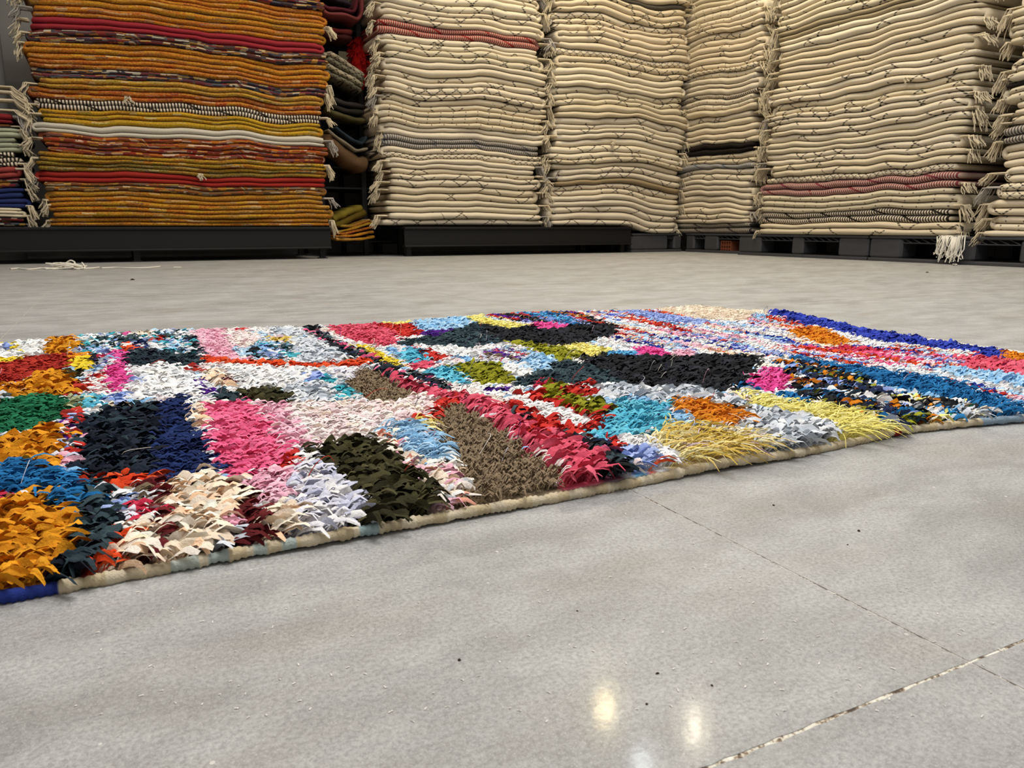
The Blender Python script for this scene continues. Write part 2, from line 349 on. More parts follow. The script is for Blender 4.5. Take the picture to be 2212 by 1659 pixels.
def stack(fr, L, z0, top, th, group, where, pick, seed, D=.75, base=None, amp=.0055, fr_p=.5, end_jit=.03, lean=None, passes=(2, 2, 2, 3, 1), grey_p=.15, fr_s=1.0):
    rng = random.Random(seed); S = np.linspace(0, L, 46)
    B = np.full(46, z0) + (base(S) if base else 0); nominal = z0; n = 0
    e0 = e1 = 0.0; below = []
    while nominal < top:
        kind, cols, desc, thk, forced = pick(nominal, rng)
        m = forced or rng.choice(passes)
        f0 = rng.uniform(-.014, .014); fw = Wave(rng, .006, .8)
        e0 = .6 * e0 + rng.uniform(-end_jit, end_jit); e1 = .6 * e1 + rng.uniform(-end_jit, end_jit)
        mids, ths = [], []
        zb = B.copy()
        for _ in range(m):
            t = th * thk * rng.uniform(.74, 1.24); nominal += t
            wob = Wave(rng, amp, 1.15)(S) + Wave(rng, .0016, .33)(S)
            dev = B - B.mean()
            nb = B.mean() + t + dev * .93 + wob
            nb = np.maximum(nb, B + t * .55)
            nb += (nominal - nb.mean()) * .5
            nb = np.maximum(nb, B + t * .5)
            mids.append((B + nb) / 2); ths.append(nb - B); B = nb
        n += 1
        left_turn = rng.random() < .6
        sl = 0.0 + e0; sr = L + e1
        lo = lean(nominal) if lean else 0.0
        path, tt, ff = [], [], []
        # the cloth goes to and fro, layer upon layer, turning round at alternate ends
        fwd = left_turn if m % 2 == 0 else True
        if m == 2: fwd = not left_turn
        cols_n = 46
        for i in range(m):
            rad_end = (ths[i].mean()) * .5
            a, b = sl + rad_end + rng.uniform(0, .012), sr - rad_end - rng.uniform(0, .012)
            ss = np.linspace(a, b, cols_n)
            zz = np.interp(ss, S, mids[i]); t_ = np.interp(ss, S, ths[i])
            if not fwd: ss, zz, t_ = ss[::-1], zz[::-1], t_[::-1]
            endr = .05
            off = f0 + fw(ss) + rng.uniform(-.004, .004)
            e = np.minimum(ss - a, b - ss); off = off + np.where(e < endr, .03 * (1 - np.sqrt(np.clip(1 - (1 - e / endr) ** 2, 0, 1))), 0)
            path += list(zip(ss, zz)); tt += list(t_); ff += list(off)
            if i < m - 1:
                zn = mids[i + 1]; s_end = ss[-1]; z1 = np.interp(s_end, S, zn); za = zz[-1]
                r = (z1 - za) / 2; sg = 1 if fwd else -1
                for a_ in np.radians([-54, -18, 18, 54]):
                    path.append((s_end + sg * r * math.cos(a_), (za + z1) / 2 + r * math.sin(a_))); tt.append(t_[-1]); ff.append(off[-1])
                fwd = not fwd
        tt = np.array(tt); 
        for q, sc in ((0, .3), (1, .8), (-1, .3), (-2, .8)): tt[q] *= sc
        # ease the first and last stations so that the free ends are rounded
        path = np.array(path); path[1] = path[0] * .7 + path[1] * .3; path[-2] = path[-1] * .7 + path[-2] * .3
        org = fr(L / 2, D / 2, float(zb.mean()))
        root = empty('folded_rug', org)
        lab = desc + ', ' + ORD[n - 1] + ' up in ' + where
        tag(root, lab, 'rug', group)
        cloth_loft('cloth', fr, path + np.array([lo, 0]), tt * .94, ff, D, CL[kind], cols, root, org, rng.uniform(0, 1))
        lw = below[-4:]; cl0 = max([0] + [sl + lo - a for a, b, c in lw]); cl1 = max([0] + [b - sr - lo for a, b, c in lw]); clf = max([0] + [f0 - c for a, b, c in lw])
        below.append((sl + lo, sr + lo, f0 - .012))
        for side in (0, 1):
            if rng.random() < fr_p:
                zc = float(np.interp(0 if side == 0 else L, S, mids[rng.randrange(m)]))
                fringe(fr, (sl + .012 if side == 0 else sr - .012) + lo, f0 + .02, zc, -1 if side == 0 else 1, org, root,
                       int(rng.randint(12, 28) * fr_s), rng.uniform(.05, .10), .085, M_STRANDG if rng.random() < grey_p else M_STRAND, rng, .006, cl0 if side == 0 else cl1)
        if rng.random() < .10:
            sp = rng.uniform(.2, L - .2)
            fringe(fr, sp, f0 - .006, float(np.interp(sp, S, mids[0])), 0, org, root, rng.randint(6, 10), rng.uniform(.03, .05), .002, None, rng, .012, clf)
    return n

def cream_pick(special, dashes=.55):
    todo = sorted(special)
    def pick(z, rng):
        if todo and z >= todo[0][0] - .012:
            a, b, kind, col, desc, m = todo.pop(0); return kind, lin(col), desc, 1.0, m
        r = rng.random(); c = lin(rng.choice(CREAMS))
        if r < dashes: return 'dash', c, 'cream folded rug with thin dark zigzag lines', 1.0, None
        if r < dashes + .1: return 'dots', c, 'cream folded rug with small dark dots', 1.0, None
        if r < dashes + .125: return 'dashdense', c, 'cream folded rug with close dark lattice', 1.0, None
        return 'plain', c, 'plain cream folded rug', 1.0, None
    return pick
MUST = [  # z0, z1, kind, colours, description
    (0, .40, 'fleck', ['9c6a1e', 'a3741e', '9c641c'], 'ochre folded rug with gold flecks'),
    (.40, .43, 'patch', ['7a5a2a'], 'many-coloured folded rug with dark patches'),
    (.43, .485, 'plain', ['8f2420'], 'plain red folded rug'),
    (.485, .60, 'fleck', ['7d6a20', '86691f', '6e5f2a'], 'olive khaki folded rug'),
    (.60, .675, 'patch', ['8a3a22', '9a4a20'], 'red and brown patchwork folded rug'),
    (.675, .725, 'plain', ['bfb7a6'], 'off-white folded rug with grey smudges'),
    (.725, .80, 'fleck', ['a98820', '97811f'], 'yellow olive folded rug'),
    (.80, .845, 'ribcream', ['2a2522'], 'black and white ribbed folded rug'),
    (.845, .90, 'fleck', ['9c4a22', '8f3a24'], 'rust folded rug with gold flecks'),
    (.90, .96, 'fleck', ['9f7a33', '8d6d30'], 'tan folded rug with pale checks'),
    (.96, 1.02, 'patch', ['3c3a40'], 'dark patchwork folded rug with navy'),
    (1.02, 1.13, 'fleck', ['a8691e', 'a0541f', '9d7820'], 'orange ochre folded rug'),
    (1.13, 1.18, 'patch', ['4a3530'], 'dark many-coloured folded rug'),
    (1.18, 1.235, 'plain', ['8c2530'], 'crimson folded rug'),
    (1.235, 1.46, 'fleck', ['a8601f', 'a9701f', 'a05820'], 'bright orange folded rug'),
    (1.46, 1.52, 'patch', ['3a2a30'], 'navy and red patchwork folded rug'),
    (1.52, 9, 'fleck', ['a05a20', '8f3a20'], 'rust brown folded rug')]
must_i = [0]
def must_pick(z, rng):
    if z + .014 >= MUST[must_i[0]][1]: must_i[0] += 1
    a, b, kind, cols, desc = MUST[must_i[0]]
    return kind, lin(rng.choice(cols)), desc, 1.0, 2 if b - a < .065 else None
def mixed_pick(z, rng):
    seq = [(.2, .24, 'patch', '1c1a1d', 'black folded rug with white and pink marks', 1.0), (.24, .30, 'plain', 'd8ccb0', 'thin cream folded rug', .6), (.30, .36, 'plain', '1d2c5c', 'navy blue folded rug', 1),
           (.36, .41, 'patch', '2a2630', 'dark purple patterned folded rug', 1), (.41, .46, 'plain', '1f3068', 'royal blue folded rug', 1), (.46, .50, 'plain', '8e3a38', 'dusty red folded rug', 1),
           (.50, .54, 'ribcream', '2a2522', 'black and white ribbed folded rug', 1), (.54, .58, 'fleck', 'a8681a', 'ochre and red folded rug', 1), (.58, .68, 'plain', 'a3a78e', 'sage and cream folded rug', 1),
           (.68, .73, 'patch', '5a3a2a', 'brown patchwork folded rug', 1), (.73, .85, 'plain', '7a1f26', 'maroon folded rug', 1), (.85, 1.05, 'patch', '5b6258', 'grey green folded rug with white specks', 1), (1.05, 1.2, 'plain', '4a4a44', 'dark grey folded rug', 1)]
    for a, b, k, c, d, t in seq:
        if a <= z + .002 < b: return k, lin(c), d, t, None
    return 'plain', lin('b9b4a6'), 'pale grey folded rug', 1.0, None

BK = lambda x, y: Frame((x, y, 0), (1, 0, 0), (0, 1, 0))
RT = lambda x, y: Frame((x, y, 0), (0, -1, 0), (1, 0, 0))
stack(BK(-1.66, 5.02), 1.24, .203, 1.44, .026, 'rugs in the mixed stack', 'mixed stack', mixed_pick, 3, amp=.005, fr_p=.95, end_jit=.025, lean=lambda z: -.13 if z > .80 else 0.0, fr_s=1.3)
stack(BK(-.31, 5.0), 1.57, .203, 1.66, .0285, 'rugs in the mustard stack', 'mustard stack', must_pick, 5, amp=.0042, fr_p=.55, end_jit=.03, passes=(2, 2, 2, 3), fr_s=.8)
stack(BK(1.62, 5.09), 1.25, .211, 1.86, .0385, 'rugs in the cream stack beside the mustard stack', 'cream stack beside mustard stack',
      cream_pick([(1.40, 1.47, 'rib', '8e2a2a', 'red and white ribbed folded rug', 2), (.70, .755, 'rib', '5c5a5c', 'grey ribbed folded rug', 2)]), 14, amp=.006, fr_p=.75, end_jit=.042, fr_s=1.5)
dip = lambda S: -.062 / (1 + np.exp(-(S - .80) * 22))
stack(BK(2.93, 5.08), 1.22, .211, 2.02, .0405, 'rugs in the cream stack at the rack end', 'cream stack over rack end',
      cream_pick([(.49, .55, 'plain', '8a7a5e', 'olive brown folded rug', 1), (1.37, 1.44, 'dashdense', 'd2c5ac', 'cream folded rug with close triangle pattern', 1), (1.76, 1.81, 'plain', '4a4640', 'charcoal folded rug', 1)]), 21, amp=.0085, fr_p=.65, base=dip, end_jit=.04)
stack(RT(4.17, 5.42), 1.06, .150, 2.05, .041, 'rugs in the corner stack', 'corner stack',
      cream_pick([(.0, .2, 'rib', '3c3a38', 'grey and black ribbed folded rug', 2), (.62, .68, 'rib', '59606c', 'blue grey ribbed folded rug', 1), (.735, .80, 'plain', '0f0f12', 'black folded rug', 2),
                  (1.13, 1.18, 'ribcream', '26241f', 'black and grey ribbed folded rug', 1), (1.33, 1.39, 'dashdense', 'd2c5ac', 'cream folded rug with close lattice pattern', 1)]), 33, amp=.009, fr_p=.6, D=.8, end_jit=.04)
stack(RT(4.05, 4.12), 1.42, .150, 1.80, .0365, 'rugs in the wide side wall stack', 'wide side-wall stack',
      cream_pick([(.205, .27, 'ribcream', '211e1c', 'black and white ribbed folded rug', 2), (.40, .45, 'rib', '75323a', 'mauve red ribbed folded rug', 2), (.46, .50, 'dashdense', 'd5c8ae', 'cream folded rug with close black stitches', 1),
                  (1.40, 1.45, 'plain', '9a8c70', 'taupe looped folded rug', 2)], .5), 45, amp=.006, fr_p=.7, D=.8, end_jit=.04)
stack(RT(4.05, 2.52), 1.2, .150, 1.45, .037, 'rugs in the last side wall stack', 'last side-wall stack',
      cream_pick([(.52, .58, 'rib', '4c4a4c', 'grey and black ribbed folded rug', 2), (.86, .91, 'plain', '15151a', 'black folded rug', 1), (.3, .36, 'dashdense', 'd5c8ae', 'cream folded rug with bold black stitches', 2)]), 52, amp=.0065, fr_p=.7, D=.8, end_jit=.04)

# ------------------------------------------------------------------ steel racks and pallets
def rack(x0, x1, y, label):
    r = empty('steel_rack', (x0, y, 0)); tag(r, label, 'rack', 'low black steel racks under the stacks')
    W = x1 - x0
    # C-shaped front beam: web with a lip above and below
    link('front_beam', boxes_mesh('front_beam', [(0, 0, .072, W, .012, .192), (0, -.014, .184, W, .05, .198), (0, -.014, .064, W, .05, .074)], .002), M_BEAM, r)
    link('rear_beam', boxes_mesh('rear_beam', [(0, .75, .07, W, .765, .198)], .002), M_BEAM, r)
    link('deck', boxes_mesh('deck', [(.005, .0505, .190, W - .005, .7495, .2)], .001), M_DARK, r)
    k = max(2, round(W / .95))
    for i in range(k):
        x = .03 + (W - .09) * i / (k - 1)
        for yy in (.052, .70): link('foot', boxes_mesh('foot', [(x, yy, 0, x + .035, yy + .035, .189), (x - .01, yy - .01, 0, x + .045, yy + .045, .006)], .001), M_DARK, r)
rack(-2.1, 1.24, 4.985, 'long low black steel rack carrying the mustard stack')
rack(1.765, 3.64, 5.075, 'low black steel rack carrying the two cream stacks beside the mustard one')
def pallet(fr, L, label, blocks, D=.8):
    p = empty('pallet', fr(L / 2, D / 2, 0)); tag(p, label, 'pallet', 'charcoal pallets under the cream stacks'); org = np.array(p.location)
    def bx(name, bl, bev=.004, mat=M_PALLET):
        out = []
        for s0, d0, z0, s1, d1, z1 in bl:
            a = fr(s0, d0, z0) - org; b = fr(s1, d1, z1) - org
            out.append((*np.minimum(a, b), *np.maximum(a, b)))
        return link(name, boxes_mesh(name, out, bev), mat, p)
    bx('deck', [(0, 0, .134, L, D, .148)], .003)
    for (a, b) in blocks:
        for d in (0.004, D / 2 - .07, D - .144): bx('block', [(a, d, .02, b, d + .14, .1335)], .012)
    for d in (0.0, D / 2 - .074, D - .148): bx('skid', [(0, d, 0, L, d + .148, .0195)], .004)
    for (a, b), (c, d) in zip(blocks, blocks[1:]):           # lattice edge between the blocks
        bl = [(b, .01, .106, c, .02, .111)]; w = c - b; n = max(3, int(w / .055)); lines = []
        for i in range(n):
            s0 = b + w * i / n; s1 = s0 + w / n
            for q0, q1 in (((s0, .134), (s1, .109)),):
                lines.append([fr(q0[0], .015, q0[1]) - org, fr(q1[0], .015, q1[1]) - org])
        br = bx('edge_rail', bl, .001)
        me = tubes_mesh('lattice', lines, .003, 4); link('lattice', me, M_PALLET, br)
pallet(RT(4.055, 4.33), 1.10, 'charcoal plastic pallet under the wide stack, far one', [(0, .22), (.50, .60), (.88, 1.10)])
pallet(RT(4.055, 3.22), 1.10, 'charcoal plastic pallet under the wide stack, near one with hanging white tassel', [(0, .22), (.55, .65), (.88, 1.10)])
pallet(RT(4.055, 2.11), 1.10, 'charcoal plastic pallet at the near end of the side wall', [(0, .22), (.50, .60), (.88, 1.10)])
pallet(RT(4.18, 5.07), .72, 'charcoal plastic pallet under the corner stack', [(0, .1), (.22, .38), (.62, .72)], .7)
pallet(BK(3.67, 5.10), .50, 'charcoal plastic pallet beside the rack end', [(0, .36), (.42, .5)], .7)
# hollow brick under the corner stack
bo = at(1570, 546)
hb = empty('hollow_brick', (4.20, 4.56, 0)); tag(hb, 'hollow terracotta brick standing on the floor between two pallets', 'brick')
V = []; bl = []
for i in range(5): bl.append((0, i * .026, 0, .10, i * .026 + .006, .095))
for z in (0, .029, .058, .088): bl.append((.0005, .0005, z, .0995, .1095, z + .0065))
link('brick_shell', boxes_mesh('brick_shell', bl), M_TERRA, hb)
link('brick_core', boxes_mesh('brick_core', [(.05, .004, .004, .098, .106, .09)]), M_TERRA, hb)

# hanging tassel at the near pallet and a few strays
tf = RT(4.05, 2.52)
tz = empty('yarn_tassel', tf(-.17, -.02, .15)); tag(tz, 'long white yarn tassel hanging down over the pallet edge to the floor', 'tassel')
lines = []
for i in range(46):
    s0 = -.25 + R.uniform(0, .16); l = R.uniform(.09, .142)
    a = np.array([(s0, -.004, .152), (s0 + R.uniform(-.004, .004), -.022, .148), (s0 + R.uniform(-.01, .01), -.026 + R.uniform(-.012, .006), .15 - l * .5), (s0 + R.uniform(-.02, .02), -.03 + R.uniform(-.015, .006), .15 - l * .8), (s0 + R.uniform(-.022, .022), -.03 + R.uniform(-.015, .006), .151 - l)])
    lines.append(tf(a[:, 0], a[:, 1], a[:, 2]) - np.array(tz.location))
tag(link('strand', tubes_mesh('strand', lines, .0032, 4), M_THREAD, tz), kind='stuff')

# ------------------------------------------------------------------ the gap between mustard and cream stacks: shelf unit with cloths
gf = Frame((1.27, 5.35, 0), (1, 0, 0), (0, 1, 0))
sh = empty('storage_shelf', (1.5, 5.7, 0)); tag(sh, 'dark steel shelf unit standing in the gap behind the mustard stack', 'shelf')
for x in (-.20, .10, .36):
    for y in (-.22, .38): link('post', boxes_mesh('post', [(x, y, 0, x + .035, y + .035, 2.2)], .002), M_DARK, sh)
for z in (.09, .46, .60, .90, 1.26, 1.5): link('shelf_board', boxes_mesh('shelf_board', [(-.1645, -.21, z, .3595, .41, z + .012)], .002), M_DARK, sh)
def gap_cloth(name, label, paths, t, col, kind='plain', f=0.0, D=.5, cat='rug'):
    z = min(p[1] for p in paths[0][0]) if isinstance(paths[0][0], list) else min(p[1] for p in paths[0])
    org = gf(.2, .2, z); root = empty(name, org); tag(root, label, cat)
    for i, p in enumerate(paths):
        c = col[i % len(col)]
        p = np.array(p, float); p[:, 0] = np.clip(p[:, 0], .062, .325); p = p[np.concatenate([[True], np.abs(np.diff(p, axis=0)).sum(1) > 1e-6])]
        q = np.linspace(0, len(p) - 1, 26); k = np.arange(len(p))
        ps = np.stack([np.interp(q, k, p[:, 0]), np.interp(q, k, p[:, 1])], 1)
        for _ in range(2): ps[1:-1] = (ps[:-2] + ps[1:-1] * 2 + ps[2:]) / 4
        cloth_loft('cloth_fold', gf, ps, np.array([t] * 26) * (1 + .15 * np.sin(np.arange(26) * .9 + i)), f + i * .006 + .01 * np.sin(np.arange(26) * .45 + i), D, CL[kind], lin(c), root, org, i * .1)
    return root
gap_cloth('folded_rug', 'mustard folded rug lying crumpled in the gap above the floor', [
    [(-.02, .118), (.12, .115), (.25, .118), (.36, .135)], [(0, .135), (.1, .137), (.2, .142), (.3, .165), (.37, .165)], [(.02, .16), (.12, .152), (.22, .175), (.33, .20), (.37, .19)],
    [(-.02, .185), (.08, .165), (.18, .185), (.3, .225), (.37, .21)], [(.1, .205), (.2, .205), (.3, .245), (.36, .23)]], .017, ['a5701f', 'b5741c', '9a4a1c', 'a98324', '85762c'], 'fleck', -.14)
gap_cloth('folded_rug', 'olive mustard rug slumped behind the crumpled one', [[(.0, .25), (.1, .20), (.2, .245), (.32, .30)], [(.1, .25), (.2, .30), (.3, .33)]], .05, ['6d5a1e', '8a7a2c'], 'plain', .02, .4)
gap_cloth('draped_blanket', 'brown blanket draped across the shelf, sagging towards the cream stack', [[(-.05, .80), (.06, .76), (.16, .69), (.26, .63), (.38, .62)]], .10, ['6a5138'], 'plain', -.05, .4, 'blanket')
gap_cloth('draped_blanket', 'slate blue blanket with pale edge on top of the brown one', [[(.05, .83), (.15, .765), (.25, .705), (.36, .72)], [(.12, .85), (.22, .775), (.3, .755), (.36, .80)]], .018, ['8f836e', '2c3a44'], 'plain', -.06, .4, 'blanket')
gap_cloth('folded_rug', 'olive and cream striped kilim folded on the shelf', [[(.0, 1.30), (.1, 1.31), (.2, 1.27), (.32, 1.19)], [(-.02, 1.265), (.1, 1.275), (.2, 1.235), (.33, 1.165)], [(-.02, 1.23), (.1, 1.235), (.2, 1.19), (.32, 1.135)],
    [(0, 1.195), (.1, 1.19), (.2, 1.15), (.31, 1.10)]], .03, ['b5a88c', '86806a', 'c0b494', '7a7560'], 'dashdense', -.05)
gap_cloth('folded_rug', 'dark green kilim folded under the striped one', [[(.0, .975), (.12, .94), (.24, .915), (.37, .905)], [(.03, 1.01), (.1, .99), (.2, .965), (.36, .96)], [(.0, 1.06), (.1, 1.045), (.2, 1.01), (.36, 1.0)]], .03, ['5a5334', '2f2f28', '3a3634'], 'plain', -.03)
gap_cloth('folded_rug', 'maroon folded rug with pink edge high on the shelf', [[(-.05, 1.56), (.1, 1.545), (.2, 1.55), (.29, 1.53), (.32, 1.57), (.32, 1.68)], [(-.05, 1.60), (.1, 1.575), (.2, 1.585), (.27, 1.575), (.29, 1.66)], [(-.05, 1.66), (.25, 1.62)]], .022, ['7a3a3a', '56202a', '2b2630'], 'plain', -.08)
gap_cloth('folded_rug', 'dark red folded rug just under the maroon one', [[(-.05, 1.475), (.1, 1.465), (.26, 1.46)], [(-.05, 1.44), (.1, 1.43), (.26, 1.425)]], .034, ['5a1c1c', '3a1616'], 'plain', -.02)
rs = empty('shaggy_rug', (1.62, 5.5, 1.3)); tag(rs, 'bright red shaggy rug bundled beside the cream stack', 'rug')
lines = []
for i in range(260):
    a = R.uniform(0, 6.28); z = R.uniform(-.12, .16); r = .06 * math.sqrt(max(0.05, 1 - (z / .18) ** 2))
    p = np.array([r * math.cos(a), r * math.sin(a), z]); q = p * 1.0 + np.array([math.cos(a) * .03, math.sin(a) * .03, R.uniform(-.03, .005)])
    lines.append([p, (p + q) / 2 + np.array([0, 0, .006]), q])
M_RED = simple('red_wool', lin('b01c18'), .95, .1, .4, 60)
tag(link('shag', tubes_mesh('shag', lines, .0035, 4), M_RED, rs), kind='stuff')
core = [(.055 * math.cos(2 * math.pi * i / 12) * math.sqrt(1 - (z / .19) ** 2), .055 * math.sin(2 * math.pi * i / 12) * math.sqrt(1 - (z / .19) ** 2), z) for z in (-.17, -.1, -.03, .04, .11, .17) for i in range(12)]
link('rug_roll', mesh_py('rug_roll', core, [(r * 12 + i, r * 12 + (i + 1) % 12, (r + 1) * 12 + (i + 1) % 12, (r + 1) * 12 + i) for r in range(5) for i in range(12)] + [tuple(range(11, -1, -1)), tuple(60 + i for i in range(12))], True), M_RED, rs)

# ------------------------------------------------------------------ THE RAG RUG
XL, XR = -.62, 1.205
NEAR = [(XL, .485)] + [at(px, py, .004) for px, py in ((0, 1288), (250, 1243), (500, 1198), (700, 1165), (870, 1133), (1100, 1092), (1330, 1048), (1520, 1012), (1700, 983), (1830, 955), (1960, 928), (2090, 915), (2212, 905))] + [(1.215, .55)]
NEAR = np.array(sorted(NEAR)); NEAR = NEAR[NEAR[:, 0] <= 1.22]
FAR = np.array(sorted([(XL, 1.50)] + [at(px, py, .026) for px, py in ((0, 728), (200, 712), (400, 703), (640, 693), (900, 681), (1130, 667), (1330, 661), (1480, 653))] + [(1.25, 1.45)]))
y_near = lambda x: np.interp(x, NEAR[:, 0], NEAR[:, 1])
y_far = lambda x: np.interp(x, FAR[:, 0], FAR[:, 1])
RIGHT = np.array(sorted([(y, x) for x, y in [at(px, py, .02) for px, py in ((1480, 655), (1700, 680), (1830, 702), (1900, 714), (2000, 727), (2100, 742))]] + [(.4, 1.20), (.9, 1.205)]))
x_right = lambda y: np.interp(y, RIGHT[:, 0], RIGHT[:, 1])
def rug_h(x, y):                                # gentle undulation of the rug on the floor
    h = .004 + .0025 * np.sin(x * 9 + y * 3) * np.sin(y * 7 + 1) + .002
    h = h + .016 * np.exp(-((x - 1.165) / .04) ** 2 - ((y - 1.13) / .10) ** 2)
    h = h + .007 * np.exp(-((x - .47) / .05) ** 2) * np.clip((y - .5) * 8, 0, 1) * np.clip((1.0 - y) * 4, 0, 1)
    return h
P_ = dict(white='f2f0ee e8e9ed f6f3ef e2e5e8', cream='eee2cf f3e8d6 e6d3bc f2dcc4', peach='f3dec6 f5e8d6 f0d2b4 f7eddf f4e3cf ecc6a2', mustard='d8901c c97f14 e09a24 cf8a1c', orange='d9821a c9701a e08f28',
          redor='d9481f c93a1c e0552a', brick='a82e26 b83a2c 9c2a24', red='c4302a b82a24 d03a30', crim='c02c48 cf3a58', yellow='e9cf35 f0da45 e2c42a', pyel='efe58a f2ea9c e8da74 ece07a',
          navy='1b2440 202a4c 161d36', black='1d1f22 25262a 16171a 2a2c34', slate='2c3b42 37494f 22303a 3f5358', ink='171c2a 1f2836 2a3c44 141824', royal='1c2c5c 223468 182650', blue='1f6ba3 2a7ab5 175a8e',
          green='1f6b48 257852 195a3c', pink='ea6690 f0769c e25a86', hot='e4509c ec62a6 d8448f', lpink='f0b6c8 f3c4d2 eaa6bc', ppink='f8e8e7 f6dfe1 faf0ec f1d8d8 f5e4d6', purple='4a1c80 5a2590 3c1670',
          maroon='5a1a1e 6a2226 4c1418', olive='3a3822 454228 2f2d1b 4c482e', green2='8a8a1e 989826 7a7a18', brown='82715a 8b7a62 786852 937f66', lblue='9cc6e6 86b8e0 b4d4ec', sky='5aa8d8 6ab4e0 4c9ccc', teal='3fa9b8 52b8c6 3097a8',
          grayw='c9ced6 d8dce2 bcc4ce e2e4e6', lilac='d9d9e6 e6e4ea c9cbe0 eceaea', peri='94a8e0 a8b8e8 8098d4', aqua='5cb8d2 6cc4da 4ca8c6', gyel='d8b858 e6cc7c cdb050 e2d8b8 cbb2ba e8dca0', sage='b5b894 a8ac86', rblue='2c3ca8 3a4cb8 2434 90'.replace(' 90', '90'))
PAL = {k: [lin(h) for h in v.split()] for k, v in P_.items()}
def mixp(*ks): return [c for k in ks for c in PAL[k]]
PAL['mixblue'] = mixp('lblue', 'white', 'white', 'slate', 'peri', 'teal'); PAL['redwhite'] = mixp('red', 'ppink', 'crim', 'white')
PAL['purplemix'] = mixp('purple', 'lpink', 'peri', 'red', 'slate', 'lilac'); PAL['peachred'] = mixp('peach', 'white', 'lpink') + [lin('e0907a'), lin('e8a48e'), lin('f3e8e0')]
PAL['multi'] = mixp('red', 'redor', 'white', 'white', 'peri', 'rblue', 'lblue', 'peach', 'lpink'); PAL['multi2'] = mixp('crim', 'lpink', 'redor', 'rblue', 'pink', 'peri', 'white')
PAL['darkmix'] = mixp('black', 'navy', 'black', 'green2', 'orange', 'peri', 'white', 'slate', 'navy', 'blue'); PAL['garden'] = mixp('lblue', 'white', 'green', 'pyel', 'blue', 'black', 'orange', 'cream', 'grayw')
PAL['bandtop'] = mixp('blue', 'sky', 'red', 'pyel', 'black', 'purple', 'orange', 'peri'); PAL['mauve'] = mixp('lilac', 'purple', 'brown', 'crim', 'peri', 'grayw')
PAL['navypink'] = mixp('navy', 'black', 'black', 'pink', 'slate'); PAL['pinkred'] = [lin(h) for h in ('d9586e', 'cf4c64', 'e4667c')]; PAL['slateteal'] = mixp('slate', 'slate', 'ink')
PAL['greymix'] = mixp('grayw', 'black', 'white', 'brown'); PAL['stripe'] = mixp('white', 'ppink', 'white', 'lblue')
STY = {  # width, length, lift, spacing, points along, points across
    'big': (.0052, .031, .0155, .0045, 7, 5), 'rag': (.0044, .027, .0138, .0044, 5, 3), 'fine': (.0027, .024, .0132, .0036, 5, 3),
    'shag': (.0013, .046, .016, .0030, 6, 3), 'wool': (.0020, .011, .0095, .0027, 4, 3), 'yarn': (.0022, .032, .017, .0037, 6, 3)}
# patches of the pile, outlined where they lie (photo pixels -> points on the rug); later ones lie over earlier ones
PT = []
def pt(name, pal, sty, *xy): PT.append((name, pal, sty, xy))
pt('white and pale multicoloured pile', 'stripe', 'fine', -900, 560, 2600, 560, 2600, 1500, -900, 1500)
pt('many-coloured striped pile at the end', 'multi', 'fine', 1190, 640, 1480, 630, 2400, 740, 2400, 920, 1750, 770, 1600, 765, 1330, 735, 1330, 700)
pt('blue, red and purple speckled pile', 'bandtop', 'fine', 1000, 674, 1130, 655, 1200, 655, 1330, 700, 1230, 702, 1150, 697, 1080, 688)
pt('white pile with yellow edge', 'white', 'rag', -60, 730, 30, 720, 100, 718, 100, 765, 60, 772, -60, 775)
pt('yellow pile', 'yellow', 'rag', -60, 728, 28, 718, 35, 745, 45, 755, 30, 752, 20, 738, -60, 742)
pt('periwinkle spot of pile', 'peri', 'rag', 5, 738, 25, 740, 28, 752, 5, 752)
pt('yellow strip of pile', 'yellow', 'rag', -60, 772, 55, 767, 50, 776, 20, 782, -60, 785)
pt('small mustard pile patch', 'mustard', 'big', 98, 716, 125, 704, 155, 706, 158, 730, 175, 740, 170, 752, 130, 762, 105, 758)
pt('blue and white speckled pile', 'mixblue', 'rag', 160, 706, 240, 700, 330, 695, 412, 700, 405, 730, 440, 760, 400, 770, 280, 760, 200, 766, 150, 758, 175, 740, 158, 725)
pt('hot pink spot of pile', 'hot', 'rag', 265, 703, 282, 703, 282, 724, 268, 722)
pt('cream spot of pile', 'cream', 'rag', 285, 702, 330, 704, 325, 725, 288, 722)
pt('orange red spot of pile', 'redor', 'rag', 270, 740, 290, 742, 292, 755, 272, 757)
pt('red spot of pile', 'red', 'rag', 333, 727, 353, 729, 350, 738, 335, 738)
pt('navy spot of pile', 'royal', 'rag', 295, 735, 318, 735, 315, 752, 295, 752)
pt('navy strip of pile', 'ink', 'rag', 402, 724, 420, 727, 442, 762, 425, 760, 412, 742)
pt('white spot of pile', 'white', 'rag', 315, 740, 345, 742, 345, 756, 318, 758)
pt('brick red pile patch', 'brick', 'fine', -80, 785, 25, 777, 60, 766, 105, 762, 155, 758, 160, 775, 150, 795, 110, 800, 65, 812, 35, 825, -80, 838)
pt('small orange pile', 'orange', 'rag', 155, 758, 187, 760, 183, 770, 160, 770)
pt('small yellow pile patch', 'yellow', 'rag', 160, 768, 190, 770, 195, 795, 180, 798, 152, 788)
pt('dark slate pile', 'slateteal', 'fine', 275, 757, 330, 752, 440, 763, 445, 780, 400, 790, 360, 782, 280, 785, 265, 775)
pt('ink blue spot of pile', 'ink', 'rag', 185, 762, 210, 762, 225, 785, 200, 790)
pt('grey mauve pile', 'mauve', 'fine', 210, 760, 240, 760, 240, 785, 215, 790, 205, 785)
pt('hot pink pile strip', 'hot', 'fine', 240, 753, 272, 753, 272, 785, 285, 805, 285, 815, 265, 842, 230, 842, 235, 805, 230, 790, 250, 780)
